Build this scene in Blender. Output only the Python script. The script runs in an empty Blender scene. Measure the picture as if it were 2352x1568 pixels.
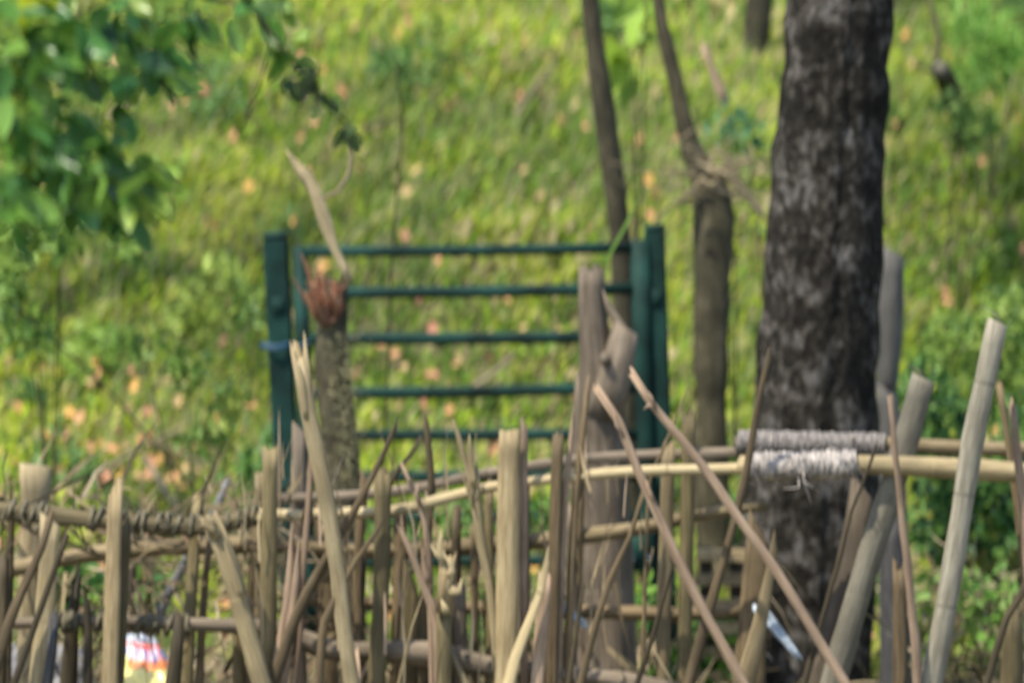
import bpy, math, random
import numpy as np
from mathutils import Vector, Matrix, noise as mnoise

R = math.radians
sc = bpy.context.scene
col = sc.collection
rng = np.random.default_rng(7)
random.seed(7)

# ------------------------------------------------------------------ camera
CAM = Vector((0, 0, 2.2)); PITCH = R(-4.5); LENS = 153.0; SENS = 36.0
cd = bpy.data.cameras.new('camera'); cam = bpy.data.objects.new('camera', cd); col.objects.link(cam)
cam.location = CAM; cam.rotation_euler = (R(90) + PITCH, 0, 0)
cd.lens = LENS; cd.sensor_width = SENS; cd.dof.aperture_blades = 0; cd.clip_start = 0.1; cd.clip_end = 1000
cd.dof.use_dof = True; cd.dof.focus_distance = 9.8; cd.dof.aperture_fstop = 2.1; cd.dof.aperture_ratio = 1.5
sc.camera = cam
# ------------------------------------------------------------------ world, sun, exposure
SUN_EL, SUN_AZ = R(61), R(-128)      # azimuth of the sun seen from the scene, clockwise from +Y
w = bpy.data.worlds.new('World'); sc.world = w; w.use_nodes = True
nt = w.node_tree; bg = nt.nodes['Background']
sky = nt.nodes.new('ShaderNodeTexSky'); sky.sky_type = 'NISHITA'; sky.sun_disc = False
sky.sun_elevation = SUN_EL; sky.sun_rotation = SUN_AZ
nt.links.new(sky.outputs[0], bg.inputs[0]); bg.inputs[1].default_value = 0.15
sd = bpy.data.lights.new('sun', 'SUN'); sun = bpy.data.objects.new('sun', sd); col.objects.link(sun)
sd.energy = 3.6; sd.angle = R(0.5); sd.color = (1.0, 0.94, 0.80)
sv = Vector((math.sin(SUN_AZ) * math.cos(SUN_EL), math.cos(SUN_AZ) * math.cos(SUN_EL), math.sin(SUN_EL)))
sun.rotation_euler = (-sv).to_track_quat('-Z', 'Y').to_euler(); sun.location = (0, 0, 20)
sc.view_settings.view_transform = 'Standard'; sc.view_settings.look = 'None'
sc.view_settings.exposure = 1.2; sc.view_settings.gamma = 1.0
sc.cycles.max_bounces = 5; sc.cycles.transparent_max_bounces = 4
sc.cycles.use_denoising = True

# ------------------------------------------------------------------ measuring helpers
CR = math.cos(PITCH); SR = math.sin(PITCH)
def P(x, y, d):
    """point at world Y = d seen at photo position (x, y) of 2352 x 1568"""
    cx = (x - 1176) / 2352 * SENS / LENS; cy = -(y - 784) / 2352 * SENS / LENS
    dirv = Vector((cx, CR - cy * SR, SR + cy * CR))
    return CAM + dirv * (d / dirv.y)
def px(d): return d * SENS / LENS / 2352
def sm(a, b, t):
    t = np.clip((t - a) / (b - a), 0, 1); return t * t * (3 - 2 * t)
def gz(x, y):
    x = np.asarray(x, float); y = np.asarray(y, float)
    s = y - 14.3
    z = np.where(s > 0, np.tan(R(25)) * (np.sqrt(s * s + 0.16) - 0.4) , 0.0)
    z = np.where(s > 25, np.tan(R(25)) * 24.6 + (s - 25) * 0.05, z)
    z = z + sm(0, 1.0, s) * (0.03 * np.sin(1.7 * x + 0.8 * y) + 0.015 * np.sin(2.9 * y - 1.3 * x + 1) + 0.025 * np.sin(6.3 * x + 2.2) * np.sin(5.1 * y))
    return z + 0.02 * np.sin(3.1 * x) * np.sin(2.3 * y)
def G(x, y): return float(gz(x, y))

# ------------------------------------------------------------------ materials
def new_mat(name):
    m = bpy.data.materials.new(name); m.use_nodes = True
    n = m.node_tree; return m, n, n.nodes['Principled BSDF']
def ramp(n, stops):
    r = n.nodes.new('ShaderNodeValToRGB'); e = r.color_ramp.elements
    while len(e) < len(stops): e.new(0.5)
    for k, (p, c) in enumerate(stops):
        e[k].position = p; e[k].color = (*c, 1)
    return r
def wood(name, dark, mid, light, across=7, along=3.0, bump=0.35, rough=0.75, node=None, patch=None):
    m, n, b = new_mat(name); L = n.links
    tc = n.nodes.new('ShaderNodeTexCoord'); mp = n.nodes.new('ShaderNodeMapping')
    mp.inputs['Scale'].default_value = (across, along, 1)
    L.new(tc.outputs['UV'], mp.inputs[0])
    n1 = n.nodes.new('ShaderNodeTexNoise'); n1.inputs['Scale'].default_value = 2.2; n1.inputs['Detail'].default_value = 6; n1.inputs['Roughness'].default_value = 0.65
    L.new(mp.outputs[0], n1.inputs[0])
    rp = ramp(n, [(0.30, dark), (0.5, mid), (0.68, light)]); L.new(n1.outputs[0], rp.inputs[0])
    n2 = n.nodes.new('ShaderNodeTexNoise'); n2.inputs['Scale'].default_value = 5; n2.inputs['Detail'].default_value = 4
    L.new(tc.outputs['Object'], n2.inputs[0])
    mx = n.nodes.new('ShaderNodeMix'); mx.data_type = 'RGBA'; mx.blend_type = 'MIX'
    pc = patch or tuple(c * 0.55 for c in mid)
    r2 = ramp(n, [(0.48, (0, 0, 0)), (0.66, (0.75, 0.75, 0.75))]); L.new(n2.outputs[0], r2.inputs[0])
    L.new(r2.outputs[0], mx.inputs['Factor']); L.new(rp.outputs[0], mx.inputs['A']); mx.inputs['B'].default_value = (*pc, 1)
    out = mx.outputs['Result']
    oi = n.nodes.new('ShaderNodeObjectInfo'); hs = n.nodes.new('ShaderNodeHueSaturation')
    mr = n.nodes.new('ShaderNodeMapRange'); mr.inputs[3].default_value = 0.5; mr.inputs[4].default_value = 0.98
    L.new(oi.outputs['Random'], mr.inputs[0]); L.new(mr.outputs[0], hs.inputs['Value']); L.new(out, hs.inputs['Color'])
    out = hs.outputs[0]
    if node:
        sp = n.nodes.new('ShaderNodeSeparateXYZ'); L.new(tc.outputs['UV'], sp.inputs[0])
        a = n.nodes.new('ShaderNodeMath'); a.operation = 'DIVIDE'; a.inputs[1].default_value = node; L.new(sp.outputs[1], a.inputs[0])
        f = n.nodes.new('ShaderNodeMath'); f.operation = 'FRACT'; L.new(a.outputs[0], f.inputs[0])
        g = n.nodes.new('ShaderNodeMath'); g.operation = 'LESS_THAN'; g.inputs[1].default_value = 0.03; L.new(f.outputs[0], g.inputs[0])
        m3 = n.nodes.new('ShaderNodeMix'); m3.data_type = 'RGBA'; L.new(g.outputs[0], m3.inputs['Factor']); L.new(out, m3.inputs['A'])
        m3.inputs['B'].default_value = (*[c * 0.62 for c in mid], 1); out = m3.outputs['Result']
    L.new(out, b.inputs['Base Color']); b.inputs['Roughness'].default_value = rough
    b.inputs['Specular IOR Level'].default_value = 0.3
    bp = n.nodes.new('ShaderNodeBump'); bp.inputs['Strength'].default_value = bump; bp.inputs['Distance'].default_value = 0.01
    L.new(n1.outputs[0], bp.inputs['Height']); L.new(bp.outputs[0], b.inputs['Normal'])
    return m
M = {}
M['pale'] = wood('pale_bamboo', (.22, .16, .08), (.42, .33, .18), (.55, .45, .27), node=.27)
M['yellow'] = wood('yellow_bamboo', (.24, .18, .09), (.44, .34, .18), (.58, .47, .27), node=.33)
M['tan'] = wood('tan_wood', (.15, .10, .045), (.32, .24, .125), (.42, .33, .19))
M['olive'] = wood('olive_weathered_wood', (.08, .060, .025), (.18, .14, .065), (.27, .21, .11))
M['dark'] = wood('dark_weathered_wood', (.02, .015, .008), (.065, .048, .024), (.12, .09, .045))
M['brown'] = wood('brown_wood', (.07, .045, .022), (.17, .12, .06), (.27, .19, .11))
M['grey'] = wood('grey_bamboo', (.12, .105, .075), (.25, .22, .16), (.35, .32, .24), node=.31)
M['greyb'] = wood('grey_brown_wood', (.07, .052, .034), (.17, .13, .088), (.27, .215, .155))
M['pink'] = wood('pinkish_split_wood', (.20, .125, .075), (.40, .275, .18), (.56, .41, .28))
M['red'] = wood('torn_red_bark', (.09, .035, .018), (.21, .088, .045), (.34, .17, .09), across=6, patch=(.09, .07, .035))
M['bark'] = wood('olive_tree_bark', (.025, .021, .010), (.060, .050, .025), (.12, .10, .06), across=5, along=5, bump=.8)
M['stump'] = wood('mossy_stump_bark', (.02, .016, .008), (.055, .044, .02), (.15, .125, .065), across=4, along=6, bump=.8, patch=(.12, .11, .06))
M['tangle'] = wood('pale_dry_branch', (.12, .09, .05), (.24, .19, .11), (.36, .30, .19))
M['bluegrey'] = wood('blue_grey_post', (.07, .066, .058), (.12, .113, .10), (.16, .152, .138))
M['bluegrey2'] = wood('pale_blue_grey_pole', (.13, .13, .13), (.27, .265, .26), (.38, .375, .37))
M['slate'] = wood('dark_blue_grey_post', (.028, .027, .026), (.055, .053, .052), (.095, .092, .09))

def trunk_mat():
    m, n, b = new_mat('black_bark_with_grey_lichen'); L = n.links
    tc = n.nodes.new('ShaderNodeTexCoord')
    mp = n.nodes.new('ShaderNodeMapping'); mp.inputs['Scale'].default_value = (1, 1, .85); mp.inputs['Rotation'].default_value = (0, R(28), 0)
    L.new(tc.outputs['Object'], mp.inputs[0])
    a = n.nodes.new('ShaderNodeTexNoise'); a.inputs['Scale'].default_value = 36; a.inputs['Detail'].default_value = 4; a.inputs['Roughness'].default_value = .6
    c = n.nodes.new('ShaderNodeTexNoise'); c.inputs['Scale'].default_value = 11; c.inputs['Detail'].default_value = 3
    L.new(mp.outputs[0], a.inputs[0]); L.new(mp.outputs[0], c.inputs[0])
    mu = n.nodes.new('ShaderNodeMath'); mu.operation = 'ADD'; L.new(a.outputs[0], mu.inputs[0]); L.new(c.outputs[0], mu.inputs[1])
    r = ramp(n, [(.40, (.008, .007, .005)), (.50, (.022, .019, .014)), (.555, (.062, .054, .045)), (.70, (.17, .16, .148))])
    h = n.nodes.new('ShaderNodeMath'); h.operation = 'MULTIPLY'; h.inputs[1].default_value = .5; L.new(mu.outputs[0], h.inputs[0])
    L.new(h.outputs[0], r.inputs[0]); L.new(r.outputs[0], b.inputs['Base Color']); b.inputs['Roughness'].default_value = .9
    b.inputs['Specular IOR Level'].default_value = .15
    bp = n.nodes.new('ShaderNodeBump'); bp.inputs['Strength'].default_value = 1; bp.inputs['Distance'].default_value = .03
    L.new(a.outputs[0], bp.inputs['Height']); L.new(bp.outputs[0], b.inputs['Normal'])
    return m
M['trunk'] = trunk_mat()
def plain(name, c, rough=.5, var=.25, scale=12, spec=.5, metal=0):
    m, n, b = new_mat(name); L = n.links
    tc = n.nodes.new('ShaderNodeTexCoord'); a = n.nodes.new('ShaderNodeTexNoise'); a.inputs['Scale'].default_value = scale; a.inputs['Detail'].default_value = 5
    L.new(tc.outputs['Object'], a.inputs[0])
    r = ramp(n, [(.35, tuple(x * (1 - var) for x in c)), (.65, tuple(min(1, x * (1 + var)) for x in c))])
    L.new(a.outputs[0], r.inputs[0]); L.new(r.outputs[0], b.inputs['Base Color'])
    b.inputs['Roughness'].default_value = rough; b.inputs['Specular IOR Level'].default_value = spec; b.inputs['Metallic'].default_value = metal
    return m
M['teal'] = plain('dark_teal_paint', (.006, .026, .020), .75, .6, 7, .18)
M['steel'] = plain('shiny_worn_steel', (.62, .64, .66), .25, .2, 30, .5, 1)
M['blue'] = plain('blue_cord', (.02, .065, .12), .6)
M['cord'] = plain('silver_grey_cord', (.28, .245, .215), .6, .4, 30)
M['cord2'] = plain('dull_grey_ghost_cord', (.17, .148, .13), .7, .3, 60)
M['cord3'] = plain('olive_rope', (.09, .075, .042), .8, .4, 60)
M['plastic'] = plain('pale_blue_plastic', (.30, .34, .38), .35, .35, 40)
M['sackgrey'] = plain('grey_woven_sack', (.13, .125, .125), .6, .4, 9)
M['sackwhite'] = plain('bluish_white_plastic', (.42, .46, .56), .4, .2, 20)
M['sackred'] = plain('red_print', (.75, .12, .08), .35, .15, 20)
M['sackyellow'] = plain('yellow_print', (.85, .75, .28), .35, .12, 10)
M['sackorange'] = plain('orange_print', (.9, .30, .12), .35, .12, 10)
M['sackcream'] = plain('white_print', (.85, .78, .80), .35, .1, 10)
M['sackblue'] = plain('blue_print', (.12, .16, .45), .4, .1, 10)
M['sackpink'] = plain('pink_print', (.80, .25, .40), .4, .1, 10)
M['soil'] = plain('leaf_litter_soil', (.11, .095, .05), .95, .6, 6, .1)
def leaf_mat(name, trans=.42, rough=.5):
    m, n, b = new_mat(name); L = n.links
    at = n.nodes.new('ShaderNodeAttribute'); at.attribute_name = 'Col'
    L.new(at.outputs['Color'], b.inputs['Base Color']); b.inputs['Roughness'].default_value = rough
    b.inputs['Specular IOR Level'].default_value = .3
    t = n.nodes.new('ShaderNodeBsdfTranslucent'); L.new(at.outputs['Color'], t.inputs[0])
    mx = n.nodes.new('ShaderNodeMixShader'); mx.inputs[0].default_value = trans
    L.new(b.outputs[0], mx.inputs[1]); L.new(t.outputs[0], mx.inputs[2])
    L.new(mx.outputs[0], n.nodes['Material Output'].inputs['Surface'])
    return m
M['leaf'] = leaf_mat('leaf_green'); M['gloss'] = leaf_mat('glossy_leaf_green', .3, .32); M['straw'] = leaf_mat('dry_straw', .15, .8)

# ------------------------------------------------------------------ mesh builders
class Geo:
    def __init__(s): s.v = []; s.f = []; s.uv = []; s.m = []
    def add(s, v, f, uv, m=0):
        o = len(s.v); s.v += v; s.uv += uv; s.f += [tuple(i + o for i in q) for q in f]; s.m += [m] * len(f)
def smooth_path(pts, step):
    pts = [Vector(p) for p in pts]; out = []
    n = len(pts)
    for i in range(n - 1):
        p0 = pts[max(i - 1, 0)]; p1 = pts[i]; p2 = pts[i + 1]; p3 = pts[min(i + 2, n - 1)]
        if i == 0: p0 = p1 * 2 - p2
        if i == n - 2: p3 = p2 * 2 - p1
        k = max(1, int((p2 - p1).length / step))
        for j in range(k):
            t = j / k
            out.append((i + t, 0.5 * ((2 * p1) + (p2 - p0) * t + (2 * p0 - 5 * p1 + 4 * p2 - p3) * t * t + (3 * p1 - p0 - 3 * p2 + p3) * t ** 3)))
    out.append((n - 1, pts[-1])); return out
def tube(g, pts, radii, n=12, flat=1.0, tip='cut', tipl=.03, rough=.06, step=.05, seed=None, node=0, m=0, end='cut', spin=None, wob=0):
    """pts run from the base to the tip; radii in metres at each point"""
    rs = random.Random(seed if seed is not None else random.random())
    path = smooth_path(pts, step); N = len(path)
    spin = rs.uniform(-.25, .25) if spin is None else spin
    prof = [1 + rs.uniform(-rough, rough) for _ in range(n)]
    ref = Vector((0, 1, 0)); v = []; uv = []; L = 0; prev = None; off = rs.uniform(0, 9)
    t0 = (path[-1][1] - path[0][1]).normalized()
    if abs(t0.dot(ref)) > .9: ref = Vector((1, 0, 0))
    for k, (s, p) in enumerate(path):
        a = path[max(k - 1, 0)][1]; b = path[min(k + 1, N - 1)][1]
        t = (b - a).normalized(); side = t.cross(ref).normalized(); fwd = side.cross(t).normalized()
        if prev is not None: L += (p - prev).length
        prev = p
        i = min(int(s), len(radii) - 2); r = radii[i] + (radii[i + 1] - radii[i]) * (s - i)
        if node:
            ph = ((L + off) % node) / node
            r *= 1 + .10 * math.exp(-((ph - .5) * node / .012) ** 2)
        wv = Vector((mnoise.noise(Vector((off, L * 5, 0))), 0, mnoise.noise(Vector((off, L * 5, 7))))) * wob
        nz = 1 + rough * 1.5 * mnoise.noise(Vector((off * 3, L * 9, 3)))
        for q in range(n + 1):
            ang = 2 * math.pi * (q % n) / n + spin * 0
            cx, cy = math.cos(ang), math.sin(ang) * flat
            c, sn = math.cos(spin), math.sin(spin)
            x, y = cx * c - cy * sn, cx * sn + cy * c
            rr = r * prof[q % n] * nz
            e = Vector((0, 0, 0))
            if k == N - 1 and tip != 'cut':
                if tip == 'jag': e = t * (tipl * abs(rs.random()) ** 1.5 if q < n else 0)
                elif tip == 'point': e = t * tipl * (0.5 + 0.5 * math.cos(ang - .3)) ** 1.4; 
                elif tip == 'slant': e = t * tipl * (0.5 + 0.5 * math.cos(ang))
                elif tip == 'cone': rr *= .25
                if q == n: e = jag0
                if q == 0: jag0 = e
            v.append(p + wv + (side * x + fwd * y) * rr + e); uv.append((q / n + off, L))
    f = []
    for k in range(N - 1):
        for q in range(n):
            a = k * (n + 1) + q; f.append((a, a + 1, a + n + 2, a + n + 1))
    top = len(v); v.append(path[-1][1] + (t * (-.3 * tipl) if tip == 'jag' else t * (tipl * .45 if tip in ('point', 'slant') else 0))); uv.append((off, L))
    bot = len(v); v.append(path[0][1]); uv.append((off, 0)); b0 = (N - 1) * (n + 1)
    for q in range(n):
        f.append((b0 + q, b0 + q + 1, top)); f.append((q + 1, q, bot))
    g.add(v, f, uv, m)
def slab(g, pts, w, th, m=0):
    """flat pointed sliver: pts path base->tip, w list of half widths"""
    tube(g, pts, w, n=8, flat=th, tip='cone', rough=.1, m=m)
def box(g, c, s, rot=None, m=0, bev=.1):
    hx, hy, hz = s[0] / 2, s[1] / 2, s[2] / 2; b = min(hx, hy, hz) * bev * 2
    rot = rot or Matrix.Identity(3)
    bmv = []
    ring = [(-hx + b, -hy), (hx - b, -hy), (hx, -hy + b), (hx, hy - b), (hx - b, hy), (-hx + b, hy), (-hx, hy - b), (-hx, -hy + b)]
    v = []; uv = []
    for z, k in ((-hz, 1), (-hz + b, 0), (hz - b, 0), (hz, 1)):
        for x, y in ring:
            if k: x *= (hx - b) / hx; y *= (hy - b) / hy
            v.append(Vector(c) + rot @ Vector((x, y, z))); uv.append((x + y, z))
    f = [tuple(reversed(range(8))), tuple(range(24, 32))]
    for r in range(3):
        for q in range(8): f.append((r * 8 + q, r * 8 + (q + 1) % 8, (r + 1) * 8 + (q + 1) % 8, (r + 1) * 8 + q))
    g.add(v, f, uv, m)
def make(name, g, mats, parent=None, base=None, smooth=True):
    if not isinstance(mats, (list, tuple)): mats = [mats]
    if parent is not None: base = parent['_b']
    base = Vector(base) if base is not None else Vector((0, 0, 0))
    me = bpy.data.meshes.new(name)
    me.from_pydata([tuple(p - base) for p in g.v], [], g.f)
    ul = me.uv_layers.new(name='UVMap'); idx = np.zeros(len(me.loops), dtype=np.int32); me.loops.foreach_get('vertex_index', idx)
    ul.data.foreach_set('uv', np.array(g.uv, dtype=np.float32)[idx].ravel())
    for mm in mats: me.materials.append(M[mm])
    me.polygons.foreach_set('material_index', np.array(g.m, dtype=np.int32))
    me.polygons.foreach_set('use_smooth', np.full(len(g.f), smooth)); me.update()
    o = bpy.data.objects.new(name, me); col.objects.link(o)
    if parent is None: o.location = base
    else: o.parent = parent
    o['_b'] = tuple(base)
    return o
def tag(o, label=None, cat=None, group=None, kind=None):
    if label: o['label'] = label
    if cat: o['category'] = cat
    if group: o['group'] = group
    if kind: o['kind'] = kind
    return o
def empty(name, base, label, cat, group=None):
    o = bpy.data.objects.new(name, None); col.objects.link(o); o.location = base; o.empty_display_size = .1
    o['_b'] = tuple(base); return tag(o, label, cat, group)

# leaf instancing into one mesh, vectorised
T_DIAM = (np.array([[0, 0, 0], [.45, -.5, .08], [1, 0, 0], [.45, .5, .08]]), [(0, 1, 2), (0, 2, 3)])
T_BLADE = (np.array([[0, -.5, 0], [0, .5, 0], [.55, .4, .05], [.55, -.4, .05], [1, 0, -.08]]), [(0, 1, 2, 3), (3, 2, 4)])
_ov = [(0, 0), (.12, .28), (.3, .46), (.5, .5), (.7, .38), (.88, .18), (1, 0)]
_v = [[u, 0, -.05 * math.sin(u * 3)] for u, _ in _ov] + [[u, h, .13 * h * 2] for u, h in _ov[1:-1]] + [[u, -h, .13 * h * 2] for u, h in _ov[1:-1]]
_f = []
for i in range(6):
    for o_ in (6, 11):
        a, b = i, i + 1; c = o_ + i + 1 if i < 5 else None; d = o_ + i if i > 0 else None
        q = [a, b] + ([c] if c else []) + ([d] if d else [])
        _f.append(tuple(q if o_ == 11 else reversed(q)))
T_OVATE = (np.array(_v), _f)
def leaves(name, pos, along, nrm, length, width, color, mat, tmpl=T_DIAM, parent=None, base=None):
    tv, tf = tmpl; n = len(pos); k = len(tv)
    a = along / np.linalg.norm(along, axis=1, keepdims=True)
    s = np.cross(nrm, a); s /= np.linalg.norm(s, axis=1, keepdims=True) + 1e-9
    u = np.cross(a, s)
    ln = np.broadcast_to(length, (n,))[:, None, None]; wd = np.broadcast_to(width, (n,))[:, None, None]
    V = pos[:, None, :] + a[:, None, :] * tv[None, :, 0:1] * ln + s[:, None, :] * tv[None, :, 1:2] * wd + u[:, None, :] * tv[None, :, 2:3] * ln
    if parent is not None: base = parent['_b']
    base = np.array(base if base is not None else (0, 0, 0), float)
    V = (V - base).reshape(-1, 3)
    fl = np.concatenate([np.array(q) for q in tf]); fs = np.array([len(q) for q in tf])
    loops = (fl[None, :] + (np.arange(n) * k)[:, None]).ravel().astype(np.int32)
    tot = np.tile(fs, n).astype(np.int32); st = np.concatenate([[0], np.cumsum(tot)[:-1]]).astype(np.int32)
    me = bpy.data.meshes.new(name); me.vertices.add(len(V)); me.vertices.foreach_set('co', V.astype(np.float32).ravel())
    me.loops.add(len(loops)); me.loops.foreach_set('vertex_index', loops)
    me.polygons.add(len(tot)); me.polygons.foreach_set('loop_start', st); me.polygons.foreach_set('loop_total', tot)
    me.update(calc_edges=True)
    ca = me.color_attributes.new('Col', 'FLOAT_COLOR', 'POINT')
    C = np.ones((n, k, 4), np.float32); C[:, :, :3] = np.broadcast_to(color, (n, 3))[:, None, :]
    ca.data.foreach_set('color', C.ravel()); me.materials.append(M[mat])
    o = bpy.data.objects.new(name, me); col.objects.link(o)
    if parent is None: o.location = base
    else: o.parent = parent
    return o
def rdir(n): 
    d = rng.normal(size=(n, 3)); return d / np.linalg.norm(d, axis=1, keepdims=True)
def fbm(x, y, s, seed=0):
    out = np.zeros(len(x)); 
    for k, (f, a) in enumerate(((1, 1), (2.1, .5), (4.3, .3))):
        r_ = np.random.default_rng(seed + k)
        for _ in range(5):
            th = r_.uniform(0, 6.28); ph = r_.uniform(0, 6.28); ff = s * f * r_.uniform(.7, 1.4)
            out += a * np.sin((x * math.cos(th) + y * math.sin(th)) * ff + ph) / 2.2
    return out

# ------------------------------------------------------------------ ground
xs = np.concatenate([[-60, -30, -15, -9], np.linspace(-6, 6, 81), [9, 15, 30, 60]]); ys = np.concatenate([[-40, -15, -4, 2, 6, 9], np.linspace(11, 26, 121), [30, 36, 45, 70, 120, 200]])
g = Geo(); X, Y = np.meshgrid(xs, ys); Z = gz(X, Y); nx = len(xs)
vv = [Vector((a, b, c)) for a, b, c in zip(X.ravel(), Y.ravel(), Z.ravel())]
g.add(vv, [(j * nx + i, j * nx + i + 1, (j + 1) * nx + i + 1, (j + 1) * nx + i) for j in range(len(ys) - 1) for i in range(nx - 1)], [(a.x, a.y) for a in vv])
tag(make('ground', g, 'soil'), kind='structure', label='sloping ground of soil under the green cover rising behind the gate')

# ------------------------------------------------------------------ ground cover on the slope
def scatter(n, x0, x1, y0, y1):
    x = rng.uniform(x0, x1, n); y = rng.uniform(y0, y1, n); return x, y
def tri(n): return (rng.random(n) + rng.random(n) - 1)
GREENS = np.array([[.23, .34, .025], [.34, .42, .03], [.15, .27, .035], [.43, .45, .08], [.10, .17, .025], [.46, .38, .19]])
def cover():
    N = 330000
    x, y = scatter(N, -4.2, 4.2, 13.9, 24.5)
    f1 = fbm(x, y, 1.6, 3); f2 = fbm(x, y, 4.5, 11)
    keep = (rng.random(N) < .9 - .35 * sm(.5, 1.4, -f2)) & (rng.random(N) < sm(13.7, 14.9, y) * .8 + .2)
    x, y, f1, f2 = x[keep], y[keep], f1[keep], f2[keep]; n = len(x)
    h = rng.random(n) ** 1.4 * (.06 + .04 * np.clip(f2, -1, 1.5))
    pos = np.stack([x, y, gz(x, y) + h], 1)
    al = np.stack([tri(n) * .6 + .45, -.2 + tri(n) * .5, .75 + tri(n) * .6], 1)
    nr = rdir(n) * .55 + np.array([-.2, -.55, .75])
    f3 = fbm(x, y, 3.0, 61) + fbm(x, y, 9.0, 71) * .6
    w_ = np.stack([.8 + .3 * f1, .9 + .9 * f3, .6 - .5 * f1, .5 + .9 * f3 + .4 * f1, .5 - .8 * f3, .35 + 1.3 * sm(.2, 1.6, -f1 + .6 * f2)], 1).clip(.03)
    w_ /= w_.sum(1, keepdims=True); cs = np.cumsum(w_, 1); c = GREENS[np.minimum((rng.random(n)[:, None] > cs).sum(1), 5)]
    c = c * (1 + .25 * tri(n) + .16 * np.clip(fbm(x, y, 1.1, 91), -1.5, 1.5))[:, None]
    ln = .026 + .050 * rng.random(n) ** 2.2 + .015 * np.clip(f2, 0, 1.5)
    o = leaves('ground_cover', pos, al, nr, ln, ln * (.22 + .38 * rng.random(n)), c, 'leaf')
    tag(o, 'short sunlit green leafy ground cover over the slope behind the gate', 'ground cover', kind='stuff')
    # clumps of broader leaves breaking the carpet
    K = 210; kx, ky = scatter(K, -4, 4, 14.2, 23.5); side = rng.random(K) < .35 + .65 * sm(.6, 1.7, np.abs(kx)); kx, ky = kx[side], ky[side]; K = len(kx)
    per = 90; ci = np.repeat(np.arange(K), per); n = K * per; rr = (.07 + .17 * rng.random(K))[ci]
    q = rdir(n) * (rng.random((n, 1)) ** .4) * rr[:, None]; x = kx[ci] + q[:, 0]; y = ky[ci] + q[:, 1]
    pos = np.stack([x, y, gz(x, y) + .05 + np.abs(q[:, 2]) * 1.1], 1); base = np.array([[.15, .27, .05], [.09, .19, .04], [.24, .36, .06], [.30, .38, .07], [.13, .24, .07]])[rng.choice(5, K)][ci]
    L = (.03 + .045 * rng.random(K))[ci] * (.7 + .6 * rng.random(n))
    o = leaves('ground_cover', pos, rdir(n) + np.array([.3, -.4, .1]), rdir(n) * .7 + np.array([-.2, -.7, .6]), L, L * .5, base * (1 + .3 * tri(n))[:, None], 'leaf', T_OVATE)
    tag(o, 'clumps of broader leaves rising out of the green slope', 'ground cover', kind='stuff')
    # longer grass blades, leaning to the right
    N = 60000; x, y = scatter(N, -4.2, 4.2, 14.0, 24.5); f = fbm(x, y, 2.2, 21)
    k = rng.random(N) < .45 + .35 * f; x, y = x[k], y[k]; n = len(x)
    pos = np.stack([x, y, gz(x, y)], 1); al = np.stack([.45 + .7 * tri(n), -.25 + .5 * tri(n), np.full(n, 1.0)], 1)
    c = np.array([[.20, .29, .06], [.30, .33, .12], [.38, .34, .19]])[rng.choice(3, n, p=[.55, .27, .18])] * (1 + .25 * tri(n))[:, None]
    o = leaves('grass', pos, al, rdir(n) + np.array([0, -1., .3]), .10 + .14 * rng.random(n), .006 + .006 * rng.random(n), c, 'leaf', T_BLADE)
    tag(o, 'thin leaning grass blades among the green leaves on the slope', 'grass', kind='stuff')
    # bare litter and straw near the foot
    N = 9000; x, y = scatter(N, -4, 4, 12.4, 15.3); k = rng.random(N) < (.25 + .75 * sm(-.2, 1.2, fbm(x, y, 1.3, 31) + (x < -.4) * .6 + (x > 1.3) * .7)); x, y = x[k], y[k]; n = len(x)
    pos = np.stack([x, y, gz(x, y) + .10 * rng.random(n)], 1); al = np.stack([tri(n), tri(n) * .6, .35 * tri(n) + .15], 1)
    c = np.array([[.28, .22, .13], [.18, .14, .07], [.36, .30, .20], [.09, .07, .04]])[rng.choice(4, n)] * (1 + .3 * tri(n))[:, None]
    o = leaves('dry_straw', pos, al, rdir(n) + np.array([0, -.5, .8]), .08 + .22 * rng.random(n), .005 + .009 * rng.random(n), c, 'straw', T_BLADE)
    tag(o, 'pale dry straw and twigs littering the foot of the slope', 'dry straw', kind='stuff')
    # fallen leaves
    N = 5200; x, y = scatter(N, -4, 4, 14.0, 24); cl = fbm(x, y, 2.0, 41)
    k = (rng.random(N) < .15 + .55 * sm(.2, 1.4, cl)) ; x, y = x[k], y[k]
    cx = rng.normal(-1.35, .22, 46); cy = rng.normal(15.75, .16, 46); x = np.concatenate([x, cx]); y = np.concatenate([y, cy]); n = len(x)
    pos = np.stack([x, y, gz(x, y) + .08 + .05 * rng.random(n)], 1)
    c = np.array([[.52, .26, .13], [.54, .29, .09], [.46, .21, .13], [.44, .30, .14]])[rng.choice(4, n)] * (1 + .15 * tri(n))[:, None]
    o = leaves('fallen_leaves', pos, np.stack([tri(n), tri(n) * .4, .6 * tri(n)], 1) + .01, rdir(n) * .4 + np.array([-.1, -.8, .6]), .03 + .05 * rng.random(n) ** 2, .02 + .03 * rng.random(n), c, 'straw', T_OVATE)
    tag(o, 'orange and pink fallen leaves scattered over the green slope', 'fallen leaves', kind='stuff')
cover()

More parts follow.
